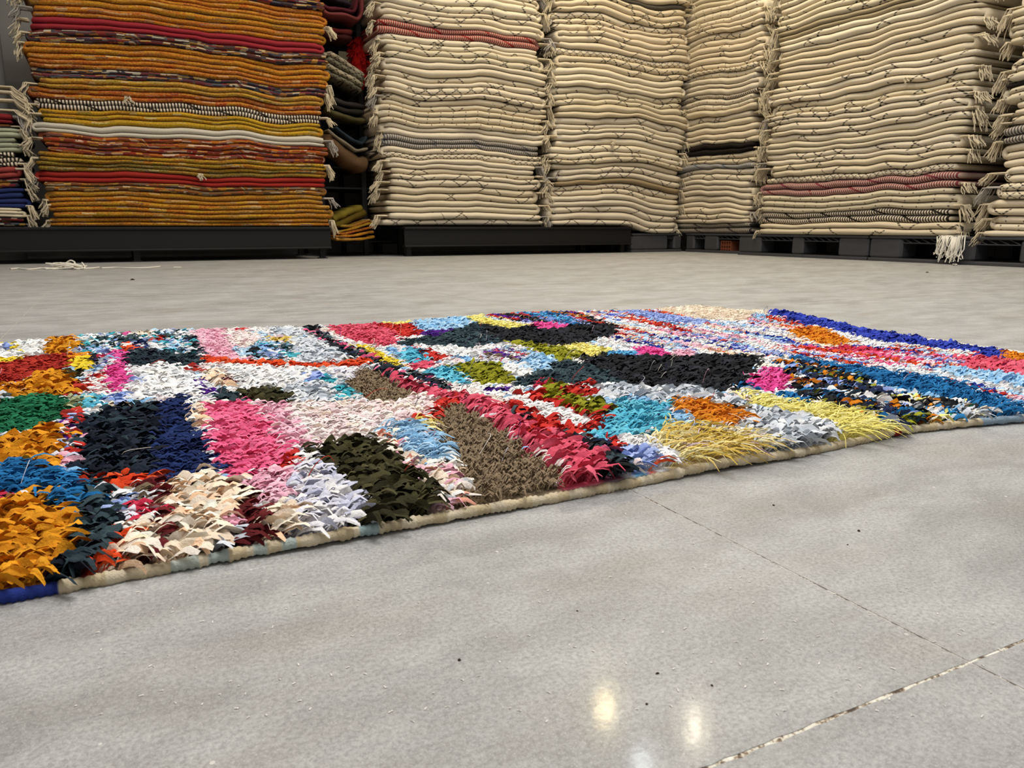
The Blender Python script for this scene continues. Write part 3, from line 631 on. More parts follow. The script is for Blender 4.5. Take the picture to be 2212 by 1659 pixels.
pt('red and white mixed pile', 'redwhite', 'fine', 180, 800, 230, 800, 235, 845, 200, 852, 190, 835)
pt('middle mustard pile patch', 'mustard', 'big', 70, 815, 100, 800, 145, 802, 155, 830, 150, 850, 80, 850, -80, 855, -80, 838, 40, 828)
pt('olive and black spot of pile', 'olive', 'rag', 135, 795, 170, 795, 180, 815, 150, 815)
pt('rust red spot of pile', 'brick', 'rag', 155, 826, 185, 820, 192, 840, 150, 854)
pt('off-white pile patch', 'white', 'rag', 285, 795, 365, 778, 410, 790, 425, 815, 440, 840, 400, 848, 300, 855, 280, 848, 270, 830, 290, 815)
pt('pale blue trace of pile', 'peri', 'rag', 285, 815, 310, 812, 308, 822, 282, 822)
pt('dark red spot of pile', 'brick', 'rag', 405, 780, 430, 785, 432, 800, 410, 798)
pt('peach pile scraps', 'peach', 'big', 440, 793, 470, 795, 490, 815, 500, 830, 470, 826, 445, 815)
pt('maroon spot of pile', 'maroon', 'rag', 480, 805, 515, 815, 500, 822, 480, 818)
pt('purple pile patch', 'purple', 'fine', 425, 803, 445, 805, 445, 825, 480, 838, 475, 846, 440, 842, 430, 825)
pt('emerald green pile patch', 'green', 'fine', -120, 855, 150, 850, 155, 880, 140, 900, 100, 920, 60, 925, -120, 950)
pt('navy and white spot of pile', 'greymix', 'rag', -20, 850, 15, 850, 15, 870, -20, 872)
pt('sage spot of pile', 'sage', 'rag', 155, 855, 185, 852, 180, 885, 153, 880)
pt('teal spot of pile', 'aqua', 'fine', 190, 850, 225, 845, 225, 870, 185, 890, 180, 880)
pt('periwinkle pile scraps', 'peri', 'rag', 230, 848, 275, 848, 272, 870, 240, 865)
pt('cream and peach pile scraps', 'peach', 'rag', 230, 868, 275, 868, 255, 885, 235, 885)
pt('rust pile scraps', 'brick', 'rag', 150, 880, 180, 883, 162, 897, 146, 892)
pt('upper mustard pile patch', 'mustard', 'big', -120, 955, 50, 935, 70, 922, 110, 915, 140, 920, 130, 945, 125, 1000, 80, 1008, -120, 1010)
pt('mauve and purple mixed pile', 'purplemix', 'rag', 135, 895, 170, 885, 180, 900, 170, 930, 165, 985, 140, 1002, 125, 992, 125, 950, 140, 920)
pt('blue black pile with slate flecks', 'ink', 'rag', 180, 895, 230, 880, 280, 870, 350, 862, 340, 920, 335, 1015, 270, 1025, 175, 1018, 165, 985, 170, 930)
pt('royal navy pile patch', 'royal', 'fine', 350, 862, 400, 848, 416, 853, 420, 900, 450, 950, 480, 990, 490, 1018, 440, 1025, 335, 1018, 338, 930)
pt('blue yarn pile patch', 'blue', 'yarn', -160, 1010, 60, 992, 110, 1008, 155, 1013, 178, 1008, 183, 1060, 178, 1105, 130, 1090, 120, 1060, 60, 1055, -160, 1060)
pt('red and white strip of pile', 'redwhite', 'rag', -160, 1060, 70, 1052, 60, 1070, -160, 1085)
pt('large near mustard pile patch', 'mustard', 'big', -200, 1095, 70, 1058, 118, 1053, 122, 1075, 160, 1105, 178, 1118, 165, 1130, 162, 1175, 135, 1200, 132, 1245, 80, 1270, -200, 1320)
pt('slate and navy pile column', 'slateteal', 'big', 175, 1025, 230, 1030, 235, 1060, 245, 1090, 260, 1110, 235, 1150, 230, 1200, 215, 1245, 135, 1255, 135, 1200, 162, 1175, 166, 1130, 182, 1100)
pt('red line of pile', 'redor', 'rag', 172, 1014, 275, 1012, 350, 1008, 352, 1022, 280, 1032, 175, 1030)
pt('grey and white pile scraps', 'greymix', 'rag', 230, 1040, 310, 1030, 315, 1065, 240, 1065)
pt('cobalt spot of pile', 'peri', 'fine', 240, 1065, 285, 1062, 280, 1085, 242, 1085)
pt('white and blue pile scraps', 'lilac', 'rag', 240, 1085, 290, 1085, 285, 1108, 245, 1108)
pt('orange red pile patch', 'redor', 'fine', 243, 1120, 275, 1113, 275, 1160, 265, 1240, 220, 1245, 230, 1180, 235, 1150)
pt('cream and peach pile, smaller patch', 'peach', 'big', 275, 1125, 340, 1105, 345, 1130, 352, 1160, 335, 1200, 310, 1225, 262, 1235, 270, 1180)
pt('maroon pile strip', 'maroon', 'rag', 315, 1028, 365, 1018, 360, 1060, 372, 1110, 378, 1150, 395, 1190, 330, 1225, 310, 1222, 340, 1180, 348, 1150, 340, 1110, 340, 1060)
pt('crimson spot of pile', 'crim', 'rag', 285, 1072, 340, 1060, 330, 1095, 295, 1108)
pt('cream and peach pile, larger patch', 'peach', 'big', 365, 1028, 420, 1012, 440, 1003, 497, 1018, 500, 1040, 520, 1060, 520, 1085, 480, 1110, 490, 1140, 495, 1195, 420, 1205, 400, 1188, 380, 1165, 375, 1130, 362, 1080)
pt('pink spot of pile', 'lpink', 'fine', 480, 1098, 510, 1098, 510, 1120, 480, 1120)
pt('pale grey pile scraps', 'grayw', 'rag', 490, 1115, 530, 1115, 545, 1178, 500, 1190)
pt('second maroon pile strip', 'maroon', 'rag', 498, 1028, 530, 1028, 555, 1055, 577, 1085, 577, 1110, 582, 1150, 588, 1182, 545, 1185, 530, 1120, 515, 1095, 520, 1060)
pt('pale pink pile strip', 'lpink', 'fine', 545, 1020, 560, 1000, 620, 988, 642, 998, 632, 1050, 622, 1075, 575, 1070, 545, 1040)
pt('cream and peach pile scraps by the edge', 'peach', 'big', 580, 1085, 640, 1065, 655, 1100, 655, 1145, 640, 1172, 590, 1178, 580, 1150)
pt('white lilac rag pile', 'lilac', 'rag', 640, 1000, 668, 968, 692, 975, 722, 1000, 745, 1010, 760, 1040, 780, 1050, 800, 1080, 812, 1110, 812, 1150, 700, 1165, 640, 1172, 655, 1120, 640, 1060)
pt('dark olive rag pile', 'olive', 'big', 672, 960, 700, 952, 740, 943, 790, 928, 815, 948, 850, 973, 900, 1003, 930, 1028, 960, 1058, 988, 1085, 985, 1110, 900, 1130, 815, 1148, 806, 1110, 790, 1060, 740, 1010, 690, 985)
pt('bright pink pile patch', 'pink', 'fine', 440, 863, 520, 858, 560, 868, 590, 918, 630, 958, 642, 985, 600, 1002, 560, 1005, 500, 1022, 480, 985, 455, 945, 445, 910)
pt('peach edge of pile', 'peach', 'rag', 418, 860, 440, 862, 447, 910, 430, 915, 420, 890)
pt('pink fading pile', 'lpink', 'fine', 560, 860, 640, 858, 645, 900, 690, 945, 660, 960, 632, 957, 590, 915)
pt('pale pink white pile', 'ppink', 'fine', 620, 860, 750, 858, 850, 850, 920, 838, 1000, 842, 960, 865, 937, 880, 932, 905, 840, 917, 800, 932, 700, 957, 680, 945, 640, 900)
pt('red strip by the pink', 'red', 'rag', 600, 990, 640, 965, 662, 953, 652, 970, 610, 1002)
pt('ivory pile patch', 'white', 'rag', 470, 783, 560, 780, 640, 783, 770, 782, 700, 795, 640, 820, 620, 832, 560, 830, 510, 815, 490, 800)
pt('light pink upper pile', 'lpink', 'fine', 413, 700, 470, 692, 490, 708, 500, 735, 520, 770, 555, 770, 500, 775, 450, 770, 430, 745, 418, 725)
pt('pink and white mixed pile', 'ppink', 'fine', 480, 713, 560, 716, 570, 735, 530, 752, 500, 740)
pt('white, blue and red scraps', 'redwhite', 'fine', 490, 694, 560, 690, 545, 713, 495, 710)
pt('white grey upper pile', 'grayw', 'rag', 575, 697, 635, 692, 670, 722, 600, 725)
pt('yellow and black print scraps', 'gyel', 'rag', 580, 725, 635, 725, 630, 738, 585, 735)
pt('teal and white mixed pile', 'mixblue', 'rag', 560, 738, 625, 735, 640, 765, 600, 775, 555, 770)
pt('black spot of pile', 'black', 'rag', 538, 750, 555, 750, 561, 768, 542, 766)
pt('white grey pile strip', 'grayw', 'rag', 635, 730, 680, 727, 740, 765, 742, 778, 660, 778, 640, 760)
pt('upper brown wool strip', 'brown', 'wool', 638, 694, 655, 694, 690, 728, 735, 753, 795, 776, 790, 784, 750, 782, 735, 762, 690, 730)
pt('dark olive middle pile', 'olive', 'rag', 510, 840, 590, 823, 632, 845, 638, 857, 580, 861, 520, 859)
pt('slate scrap of pile', 'slate', 'rag', 475, 840, 510, 840, 512, 860, 470, 859)
pt('white blue pile patch', 'grayw', 'rag', 615, 830, 640, 820, 700, 815, 740, 820, 772, 852, 700, 858, 640, 860)
pt('periwinkle pile corner', 'peri', 'rag', 665, 797, 705, 798, 717, 815, 670, 816)
pt('teal pile corner', 'teal', 'rag', 697, 805, 722, 805, 722, 820, 697, 820)
pt('teal and violet scraps', 'teal', 'rag', 720, 827, 755, 830, 772, 856, 740, 852)
pt('middle brown wool patch', 'brown', 'wool', 745, 792, 830, 783, 862, 793, 905, 828, 930, 840, 900, 847, 830, 862, 780, 853, 742, 820, 730, 800)
pt('lavender tuft on brown', 'lilac', 'rag', 727, 788, 758, 790, 770, 807, 737, 805)
pt('crimson pink pile', 'pinkred', 'fine', 700, 686, 770, 680, 840, 686, 862, 718, 862, 742, 820, 744, 760, 732, 718, 710)
pt('vivid red pile', 'red', 'fine', 815, 693, 900, 693, 955, 700, 920, 717, 870, 727, 840, 705)
pt('yellow line of pile', 'pyel', 'fine', 795, 678, 890, 677, 887, 695, 830, 695)
pt('pale blue and white pile', 'lblue', 'rag', 888, 674, 960, 672, 1012, 688, 1022, 705, 960, 714, 900, 707)
pt('violet pile', 'purple', 'fine', 920, 710, 990, 706, 987, 732, 940, 727, 903, 718)
pt('dark green grey pile', 'slate', 'fine', 868, 730, 940, 722, 1030, 693, 1062, 700, 1088, 737, 1020, 751, 960, 747, 900, 744, 863, 742)
pt('black pile, upper patch', 'black', 'rag', 1040, 695, 1090, 700, 1330, 698, 1335, 715, 1270, 737, 1200, 747, 1090, 737, 1060, 725)
pt('pale yellow pile line', 'pyel', 'fine', 970, 672, 1010, 670, 1060, 688, 1150, 700, 1100, 707, 1040, 697)
pt('magenta pile dash', 'hot', 'fine', 1150, 697, 1170, 694, 1232, 700, 1220, 708, 1160, 707)
pt('white pile band', 'white', 'rag', 900, 742, 960, 747, 1020, 751, 1060, 747, 1085, 740, 1092, 762, 1050, 772, 1000, 767, 950, 767, 920, 758)
pt('red diagonal of pile', 'red', 'rag', 893, 744, 935, 758, 962, 770, 952, 777, 908, 767)
pt('turquoise pile corner', 'aqua', 'rag', 868, 755, 905, 753, 932, 775, 890, 782, 872, 772)
pt('pink pile dash', 'pinkred', 'rag', 880, 780, 935, 775, 942, 788, 890, 794)
pt('yellow diagonal of pile', 'yellow', 'fine', 763, 740, 800, 745, 872, 777, 877, 787, 830, 777)
pt('mauve mixed pile', 'mauve', 'fine', 1040, 755, 1110, 748, 1152, 765, 1142, 787, 1080, 784, 1030, 772)
pt('olive green pile, near one', 'green2', 'rag', 973, 785, 1010, 782, 1040, 778, 1080, 785, 1112, 808, 1102, 824, 1050, 827, 1008, 808)
pt('olive green pile, far one', 'green2', 'rag', 1088, 735, 1125, 736, 1200, 750, 1240, 748, 1262, 770, 1220, 784, 1180, 772, 1160, 757)
pt('pale yellow pile patch', 'pyel', 'fine', 1200, 748, 1260, 738, 1322, 752, 1322, 766, 1260, 770, 1242, 757)
pt('pale blue rag patch', 'lblue', 'rag', 1110, 792, 1160, 764, 1190, 767, 1217, 785, 1170, 807, 1130, 812)
pt('white rag corner', 'white', 'rag', 1078, 787, 1130, 790, 1160, 808, 1110, 814)
pt('turquoise and yellow pile', 'aqua', 'rag', 923, 792, 975, 788, 1012, 812, 1007, 824, 960, 814, 930, 806)
pt('slate black spot line', 'navypink', 'rag', 878, 795, 920, 797, 967, 825, 980, 837, 950, 838, 900, 812)
pt('dark green grey pile, near one', 'slate', 'fine', 1160, 807, 1215, 777, 1280, 785, 1330, 800, 1362, 830, 1330, 842, 1280, 842, 1190, 827, 1130, 832, 1103, 818)
pt('large black pile patch', 'black', 'rag', 1250, 773, 1320, 763, 1400, 767, 1500, 762, 1640, 764, 1648, 778, 1602, 820, 1582, 837, 1520, 837, 1460, 832, 1420, 837, 1350, 832, 1320, 800, 1270, 785)
pt('violet scrap of pile', 'purple', 'fine', 1055, 833, 1102, 830, 1102, 841, 1060, 843)
pt('crimson scrap of pile', 'crim', 'fine', 1150, 820, 1200, 824, 1207, 833, 1160, 836)
pt('pink ruffle strip', 'pinkred', 'big', 765, 755, 800, 760, 860, 795, 930, 835, 1010, 847, 1090, 878, 1150, 913, 1200, 933, 1262, 953, 1302, 985, 1337, 1013, 1335, 1052, 1278, 1050, 1240, 1012, 1200, 982, 1150, 952, 1100, 916, 1045, 880, 1000, 858, 950, 850, 880, 822, 830, 790)
pt('navy strip beside the pink', 'navypink', 'rag', 652, 687, 678, 688, 690, 710, 720, 728, 780, 753, 850, 783, 890, 815, 925, 836, 850, 800, 790, 772, 700, 737, 668, 715)
pt('navy patches by the near edge', 'navypink', 'big', 1090, 882, 1130, 888, 1180, 912, 1285, 953, 1320, 948, 1342, 980, 1385, 1005, 1380, 1038, 1340, 1030, 1305, 985, 1250, 950, 1180, 922, 1110, 895)
pt('red pile strip', 'red', 'big', 1128, 845, 1165, 842, 1200, 858, 1250, 878, 1322, 884, 1322, 892, 1310, 912, 1280, 902, 1240, 890, 1180, 872)
pt('olive green pile strip', 'green2', 'big', 1160, 845, 1200, 831, 1260, 858, 1317, 884, 1300, 897, 1240, 880)
pt('red pile scraps', 'red', 'big', 1208, 840, 1272, 834, 1292, 855, 1240, 857)
pt('red frame of pile', 'red', 'big', 1078, 865, 1110, 858, 1180, 870, 1302, 905, 1287, 927, 1250, 938, 1200, 912, 1120, 892)
pt('white pile inside the red frame', 'white', 'fine', 1090, 860, 1150, 857, 1220, 878, 1292, 905, 1262, 925, 1220, 915, 1150, 888)
pt('deep red ruffle', 'red', 'big', 1140, 905, 1195, 903, 1255, 930, 1240, 938, 1195, 928, 1165, 938)
pt('pale grey blue rag band', 'grayw', 'big', 1270, 842, 1330, 838, 1400, 840, 1500, 828, 1530, 838, 1602, 855, 1582, 872, 1500, 877, 1440, 872, 1380, 874, 1330, 870, 1290, 857)
pt('sky blue pile', 'lblue', 'fine', 1345, 862, 1400, 865, 1460, 880, 1452, 895, 1502, 905, 1535, 922, 1440, 918)
pt('turquoise pile patch', 'aqua', 'fine', 1320, 880, 1345, 868, 1400, 872, 1450, 875, 1440, 905, 1470, 915, 1400, 932, 1330, 942, 1268, 940, 1300, 912)
pt('orange pile patch', 'orange', 'yarn', 1453, 875, 1480, 866, 1530, 866, 1572, 870, 1607, 895, 1602, 907, 1570, 917, 1520, 907, 1470, 892)
pt('grey and black scraps', 'greymix', 'rag', 1540, 865, 1612, 860, 1638, 880, 1600, 887, 1560, 877)
pt('cream pile by the near edge', 'white', 'fine', 1335, 945, 1400, 935, 1440, 958, 1500, 985, 1560, 998, 1490, 1015, 1440, 990, 1380, 967)
pt('lilac scraps of pile', 'peri', 'rag', 1330, 965, 1400, 970, 1432, 980, 1400, 992, 1360, 987)
pt('golden long pile patch', 'gyel', 'shag', 1415, 937, 1440, 913, 1490, 918, 1560, 928, 1602, 923, 1645, 945, 1640, 990, 1560, 1002, 1500, 985, 1440, 960)
pt('red scrap by the near edge', 'redor', 'fine', 1415, 985, 1452, 985, 1464, 1008, 1432, 1018)
pt('sky blue scrap by the near edge', 'sky', 'fine', 1380, 985, 1422, 985, 1442, 1018, 1390, 1030)
pt('red corner of pile', 'red', 'rag', 1310, 938, 1337, 942, 1352, 965, 1325, 967)
pt('pale grey shaggy rag pile', 'grayw', 'big', 1598, 910, 1620, 890, 1640, 878, 1700, 883, 1780, 898, 1832, 930, 1830, 955, 1770, 970, 1700, 982, 1645, 990, 1640, 942, 1600, 922)
pt('yellow shaggy pile', 'pyel', 'shag', 1588, 833, 1610, 843, 1700, 863, 1750, 858, 1790, 868, 1850, 878, 1922, 908, 1945, 933, 1830, 957, 1830, 930, 1780, 897, 1700, 883, 1640, 868)
pt('hot pink pile block', 'hot', 'fine', 1623, 805, 1660, 788, 1702, 793, 1712, 808, 1702, 837, 1650, 837, 1608, 822)
pt('blue line by the hot pink', 'blue', 'fine', 1598, 815, 1650, 830, 1640, 840, 1593, 827)
pt('blue scrap under the pink', 'blue', 'rag', 1670, 838, 1740, 842, 1752, 864, 1700, 857)
pt('black, navy and yellow scraps', 'darkmix', 'big', 1680, 778, 1760, 773, 1850, 798, 1900, 838, 1960, 868, 2032, 893, 2030, 915, 1940, 930, 1925, 908, 1860, 880, 1800, 867, 1720, 842, 1712, 810)
pt('white, green and blue scraps', 'garden', 'rag', 1890, 832, 1960, 835, 2060, 848, 2160, 878, 2260, 890, 2260, 925, 2030, 915, 2032, 893, 1960, 868)
pt('blue pile band', 'blue', 'yarn', 1690, 768, 1760, 772, 1830, 783, 1900, 798, 1990, 810, 2080, 828, 2160, 858, 2300, 890, 2300, 905, 2160, 880, 2060, 850, 1960, 836, 1880, 816, 1780, 790)
pt('white pink pile band', 'stripe', 'fine', 1560, 733, 1660, 733, 1800, 758, 1950, 788, 2100, 808, 2300, 850, 2300, 870, 2130, 832, 2050, 816, 1900, 792, 1800, 786, 1700, 756)
pt('pink, red and violet pile band', 'multi2', 'fine', 1650, 738, 1760, 743, 1850, 743, 1950, 757, 2080, 768, 2100, 780, 1980, 790, 1850, 785, 1750, 773)
pt('magenta pile block', 'hot', 'fine', 1365, 748, 1420, 743, 1447, 760, 1432, 771, 1380, 764)
pt('rose pile scraps', 'lpink', 'fine', 1450, 755, 1490, 748, 1512, 765, 1460, 769)
pt('bright blue dash of pile', 'sky', 'fine', 1318, 755, 1380, 757, 1377, 769, 1318, 767)
pt('royal blue pile band', 'rblue', 'rag', 1665, 675, 1760, 683, 1830, 696, 1870, 684, 1920, 700, 2000, 720, 2090, 734, 2170, 742, 2170, 757, 2050, 751, 1950, 739, 1880, 731, 1830, 717, 1740, 702, 1665, 690)
pt('white stripe under the royal blue', 'white', 'fine', 1750, 703, 1830, 716, 1900, 733, 1965, 739, 1900, 744, 1820, 729, 1760, 713)
pt('amber pile stripe', 'orange', 'fine', 1698, 710, 1770, 704, 1855, 735, 1800, 742, 1738, 729)
pt('cream pile at the far corner', 'cream', 'shag', 1395, 650, 1480, 643, 1600, 660, 1645, 678, 1600, 692, 1520, 687, 1440, 670)
pt('blue stripe at the far corner', 'peri', 'fine', 1325, 657, 1420, 671, 1535, 690, 1520, 699, 1430, 691, 1335, 671)
pt('orange pile at the end', 'orange', 'fine', 2155, 752, 2300, 752, 2300, 785, 2165, 772)
pt('violet blue pile at the end', 'rblue', 'fine', 2120, 750, 2162, 755, 2172, 792, 2098, 787)
pt('rose red pile at the end', 'pinkred', 'rag', 2070, 765, 2150, 772, 2300, 785, 2300, 815, 2160, 807, 2080, 791)
pt('sky blue and lilac pile at the end', 'lblue', 'rag', 2000, 790, 2100, 795, 2300, 822, 2300, 848, 2100, 815)
pt('red lines of pile', 'redor', 'rag', 440, 763, 500, 772, 560, 773, 700, 780, 800, 768, 795, 783, 640, 785, 450, 777)
pt('large brown wool patch', 'brown', 'wool', 937, 882, 960, 863, 1000, 856, 1050, 884, 1100, 916, 1150, 955, 1200, 985, 1240, 1015, 1278, 1050, 1180, 1075, 1120, 1090, 1042, 1102, 1012, 1060, 985, 1000, 970, 960, 940, 935, 905, 912)
pt('red edge of the brown patch', 'red', 'rag', 880, 906, 935, 880, 945, 860, 1002, 846, 992, 857, 952, 873, 937, 898, 900, 910)
pt('sky blue yarn pile', 'lblue', 'yarn', 840, 918, 890, 910, 932, 933, 967, 965, 962, 987, 930, 992, 890, 970, 860, 945)
pt('sandy tuft of pile', 'gyel', 'yarn', 890, 905, 930, 900, 932, 930, 907, 922)
pt('white and salmon pile strip', 'peachred', 'rag', 815, 938, 848, 923, 880, 965, 930, 992, 985, 1000, 1005, 1040, 1045, 1090, 1012, 1108, 988, 1085, 960, 1056, 920, 1025, 860, 982)
RUG = np.array([at(px, py, .019) for p in PT for px, py in zip(p[3][::2], p[3][1::2])])
polys = []; q = 0
for p in PT:
    n = len(p[3]) // 2; a = RUG[q:q + n].copy(); q += n
    a[:, 0] -= .012; polys.append(a)                     # knots sit a little before the tips that show
def inside(x, y, poly):
    c = np.zeros(x.shape, bool); n = len(poly); j = n - 1
    for i in range(n):
        xi, yi = poly[i]; xj, yj = poly[j]
        if yi != yj: c ^= ((yi > y) != (yj > y)) & (x < (xj - xi) * (y - yi) / (yj - yi) + xi)
        j = i
    return c
def patch_at(x, y):
    r = np.zeros(x.shape, int)
    wx = x + .004 * np.sin(y * 160 + np.sin(x * 70)); wy = y + .004 * np.sin(x * 150 + np.sin(y * 90))
    for i, p in enumerate(polys):
        m = inside(wx, wy, p); r[m] = i
    return r
# the far-off-frame end of the rug repeats a few of the same colours
OFF = [i for i, p in enumerate(PT) if p[0] in ('emerald green pile patch', 'large near mustard pile patch', 'brick red pile patch', 'blue yarn pile patch')]

rug = empty('rag_rug', (.3, .98, 0)); RO = np.array([.3, .98, 0]); tag(rug, 'shaggy many-coloured rag rug with patchwork pile lying on the concrete floor', 'rug')
# backing with the knot rows
nx, ny = 250, 140
gx = np.linspace(0, 1, nx); gy = np.linspace(0, 1, ny)
U, W_ = np.meshgrid(gx, gy, indexing='ij')
X = XL + U * (1.2 - XL); Yv = y_near(X) + .002 + W_ * (y_far(X) - y_near(X) - .002)
X = XL + U * (x_right(Yv) - XL)
pid = patch_at(X.ravel(), Yv.ravel())
cb = np.array([np.mean(PAL[p[1]], axis=0) for p in PT])[pid]
Zt = rug_h(X, Yv); V = np.stack([X, Yv, Zt], -1).reshape(-1, 3) - RO
ii = (np.arange(nx - 1)[:, None] * ny + np.arange(ny - 1)[None]).ravel()
F = np.stack([ii, ii + ny, ii + ny + 1, ii + 1], 1)
rim = np.concatenate([np.arange(nx) * ny, (nx - 1) * ny + np.arange(1, ny), (np.arange(nx - 2, -1, -1)) * ny + ny - 1, np.arange(ny - 2, 0, -1)])
Vr = V[rim].copy(); Vr[:, 2] = np.maximum(Vr[:, 2] - .004, .0005); nb = len(V)
k = np.arange(len(rim)); k2 = (k + 1) % len(rim)
F = np.concatenate([F, np.stack([rim[k], nb + k, nb + k2, rim[k2]], 1)])
me = mesh_np('backing', np.concatenate([V, Vr]), F); vcol(me, np.concatenate([cb, np.full((len(rim), 3), .45)]))
link('backing', me, M_PILE, rug)

def tuft_verts(P, ang, sty, rng):
    w, L, lift, sp, SEG, CR = STY[sty]
    n = len(P); t = np.linspace(0, 1, SEG)[None, :]
    L = (L * rng.uniform(.6, 1.2, n))[:, None]; lift = (lift * rng.uniform(.7, 1.25, n))[:, None]
    if sty == 'wool': lift = lift * (.5 + .65 * np.abs(np.sin(P[:, 1:2] * 120 + 2.2 * np.sin(P[:, 0:1] * 38) + 1.2 * np.sin(P[:, 0:1] * 95))) ** .6)
    dx, dy = np.cos(ang)[:, None], np.sin(ang)[:, None]
    curl = rng.uniform(-.38, .16, n)[:, None]; sway = rng.normal(0, .16, n)[:, None]
    h = L * ((.74 if sty == 'big' else .78) * t ** 1.25) * (1 - .12 * np.abs(curl) * t)
    z = lift * (np.sin(np.minimum(t * 1.75, 2.0)) - .42 * t ** 3 + curl * .9 * t ** 4)
    if sty in ('big', 'rag'):                    # crumpled along its length
        z = z + lift * .09 * np.sin(t * rng.uniform(6, 13, n)[:, None] + rng.uniform(0, 6, n)[:, None]) * t
    lat = L * sway * t ** 2
    cx = P[:, 0:1] + dx * h - dy * lat; cy = P[:, 1:2] + dy * h + dx * lat; cz = P[:, 2:3] + z
    ww = (w * rng.uniform(.55, 1.35, n))[:, None] * (.5 + .6 * np.sin(np.clip(t * 2.35 + .35, 0, 3.1))) * np.where(t > .97, .72, 1)
    tw = rng.normal(0, .5, n)[:, None] + rng.normal(0, .8, n)[:, None] * t
    out = np.zeros((n, SEG, CR, 3))
    for j in range(CR):
        c = j / (CR - 1) - .5; zig = (1 if j % 2 else -.25) * (rng.uniform(.3, 1.0, n) * rng.choice([1, 1, 1, -.5], n))[:, None]
        s = ww * c * np.cos(tw); u = ww * c * np.sin(tw); cre = zig * ww * (.5 if CR == 3 else .34 * (1.2 - 1.15 * t))
        out[:, :, j, 0] = cx - dy * s; out[:, :, j, 1] = cy + dx * s; out[:, :, j, 2] = cz + u + cre
    out += rng.normal(0, 1, out.shape) * (w * .045) * (1 - .8 * t[:, :, None, None])
    out[..., 2] = np.maximum(out[..., 2], rug_h(out[..., 0], out[..., 1]) + .0004)
    return out.reshape(n, SEG * CR, 3)
TQ = {}
for k_, v_ in STY.items():
    s_ = np.arange(v_[4] - 1)[:, None] * v_[5]; c_ = np.arange(v_[5] - 1)[None]
    TQ[k_] = np.stack([s_ + c_, s_ + c_ + 1, s_ + v_[5] + c_ + 1, s_ + v_[5] + c_], -1).reshape(-1, 4)
byp = {i: [] for i in range(len(PT))}
for sty, (w_, L_, lift_, sp, sg_, cr_) in STY.items():
    xs = np.arange(XL, 1.215, sp); ys = np.arange(.43, 1.56, sp)
    gxx, gyy = np.meshgrid(xs, ys, indexing='ij'); x = gxx.ravel() + RN.uniform(-.5, .5, gxx.size) * sp; y = gyy.ravel() + RN.uniform(-.5, .5, gxx.size) * sp
    m = (y > y_near(x) + .0045) & (y < y_far(x) - .004) & (x < x_right(y) - .012); x, y = x[m], y[m]
    id_ = patch_at(x, y)
    ok = np.array([PT[i][2] == sty for i in id_]) if len(id_) else np.zeros(0, bool)
    ok &= (x > -.36) | (RN.random(len(x)) < .3)
    x, y, id_ = x[ok], y[ok], id_[ok]
    for i in np.unique(id_):
        s = id_ == i; byp[int(i)].append((x[s], y[s]))
strips = []; tot = 0
F300 = []
for i, (name, pal, sty, xy) in enumerate(PT):
    if not byp[i]: continue
    x = np.concatenate([a for a, b in byp[i]]); y = np.concatenate([b for a, b in byp[i]]); n = len(x)
    if n < 2: continue
    w_, L_ = STY[sty][:2]; rng = np.random.default_rng(100 + i)
    ang = rng.normal(-.12, dict(wool=.5, fine=.34, yarn=.4, shag=.5).get(sty, .28), n)
    # near the edges the rags fall outwards
    ang = ang - .42 * np.clip(1 - (y - y_near(x)) / .03, 0, 1)
    P = np.stack([x, y, rug_h(x, y)], 1)
    tv = tuft_verts(P, ang, sty, rng)
    pc = np.array(PAL[pal]); cw, ch, coh = (.015, .13, .84) if pal in ('multi', 'multi2', 'stripe', 'bandtop') else (.016, .045, .62 if pal != 'peach' else .3)
    cs = np.array([hash((int((a + .006 * math.sin(b * 31)) / cw), int((b + .03 * int(a / cw)) / ch), i)) % 9973 for a, b in zip(x, y)])
    idx = np.where(rng.random(n) < coh, cs % len(pc), rng.integers(0, len(pc), n))
    col = pc[idx] * rng.uniform(.86, 1.1, (n, 1)) if sty != 'wool' else pc[idx] * .5 + pc.mean(0) * .5; col = np.clip(col, 0, .92)
    near = np.hypot(x, y)
    byp[i] = (tv, col, near, w_ / near)
    for q in range(n): F300.append((w_ * L_ / near[q] ** 2 if (x[q] > -.1) else 0, i, q))
F300.sort(reverse=True); chosen = {}
for _, i, q in F300[:290]: chosen.setdefault(i, set()).add(q)
for i, (name, pal, sty, xy) in enumerate(PT):
    if not isinstance(byp[i], tuple): continue
    tv, col, near, _ = byp[i]; n = len(tv)
    keep = np.ones(n, bool); sel = sorted(chosen.get(i, ()))
    if len(sel) > n - 2: sel = sel[:n - 2]
    keep[sel] = False
    V = tv[keep].reshape(-1, 3) - RO; k = int(keep.sum()); tot += k
    m_ = tv.shape[1]; F = (TQ[sty][None] + (np.arange(k) * m_)[:, None, None]).reshape(-1, 4)
    me = mesh_np('pile_patch', V, F); vcol(me, np.repeat(col[keep], m_, axis=0))
    po = tag(link('pile_patch', me, M_PILE, rug), name, kind='stuff')
    for q in sel:
        me = mesh_np('rag_strip', tv[q] - RO, TQ[sty]); vcol(me, np.repeat(col[q:q + 1], m_, axis=0))
        link('rag_strip', me, M_PILE, po)
print('tufts', tot)
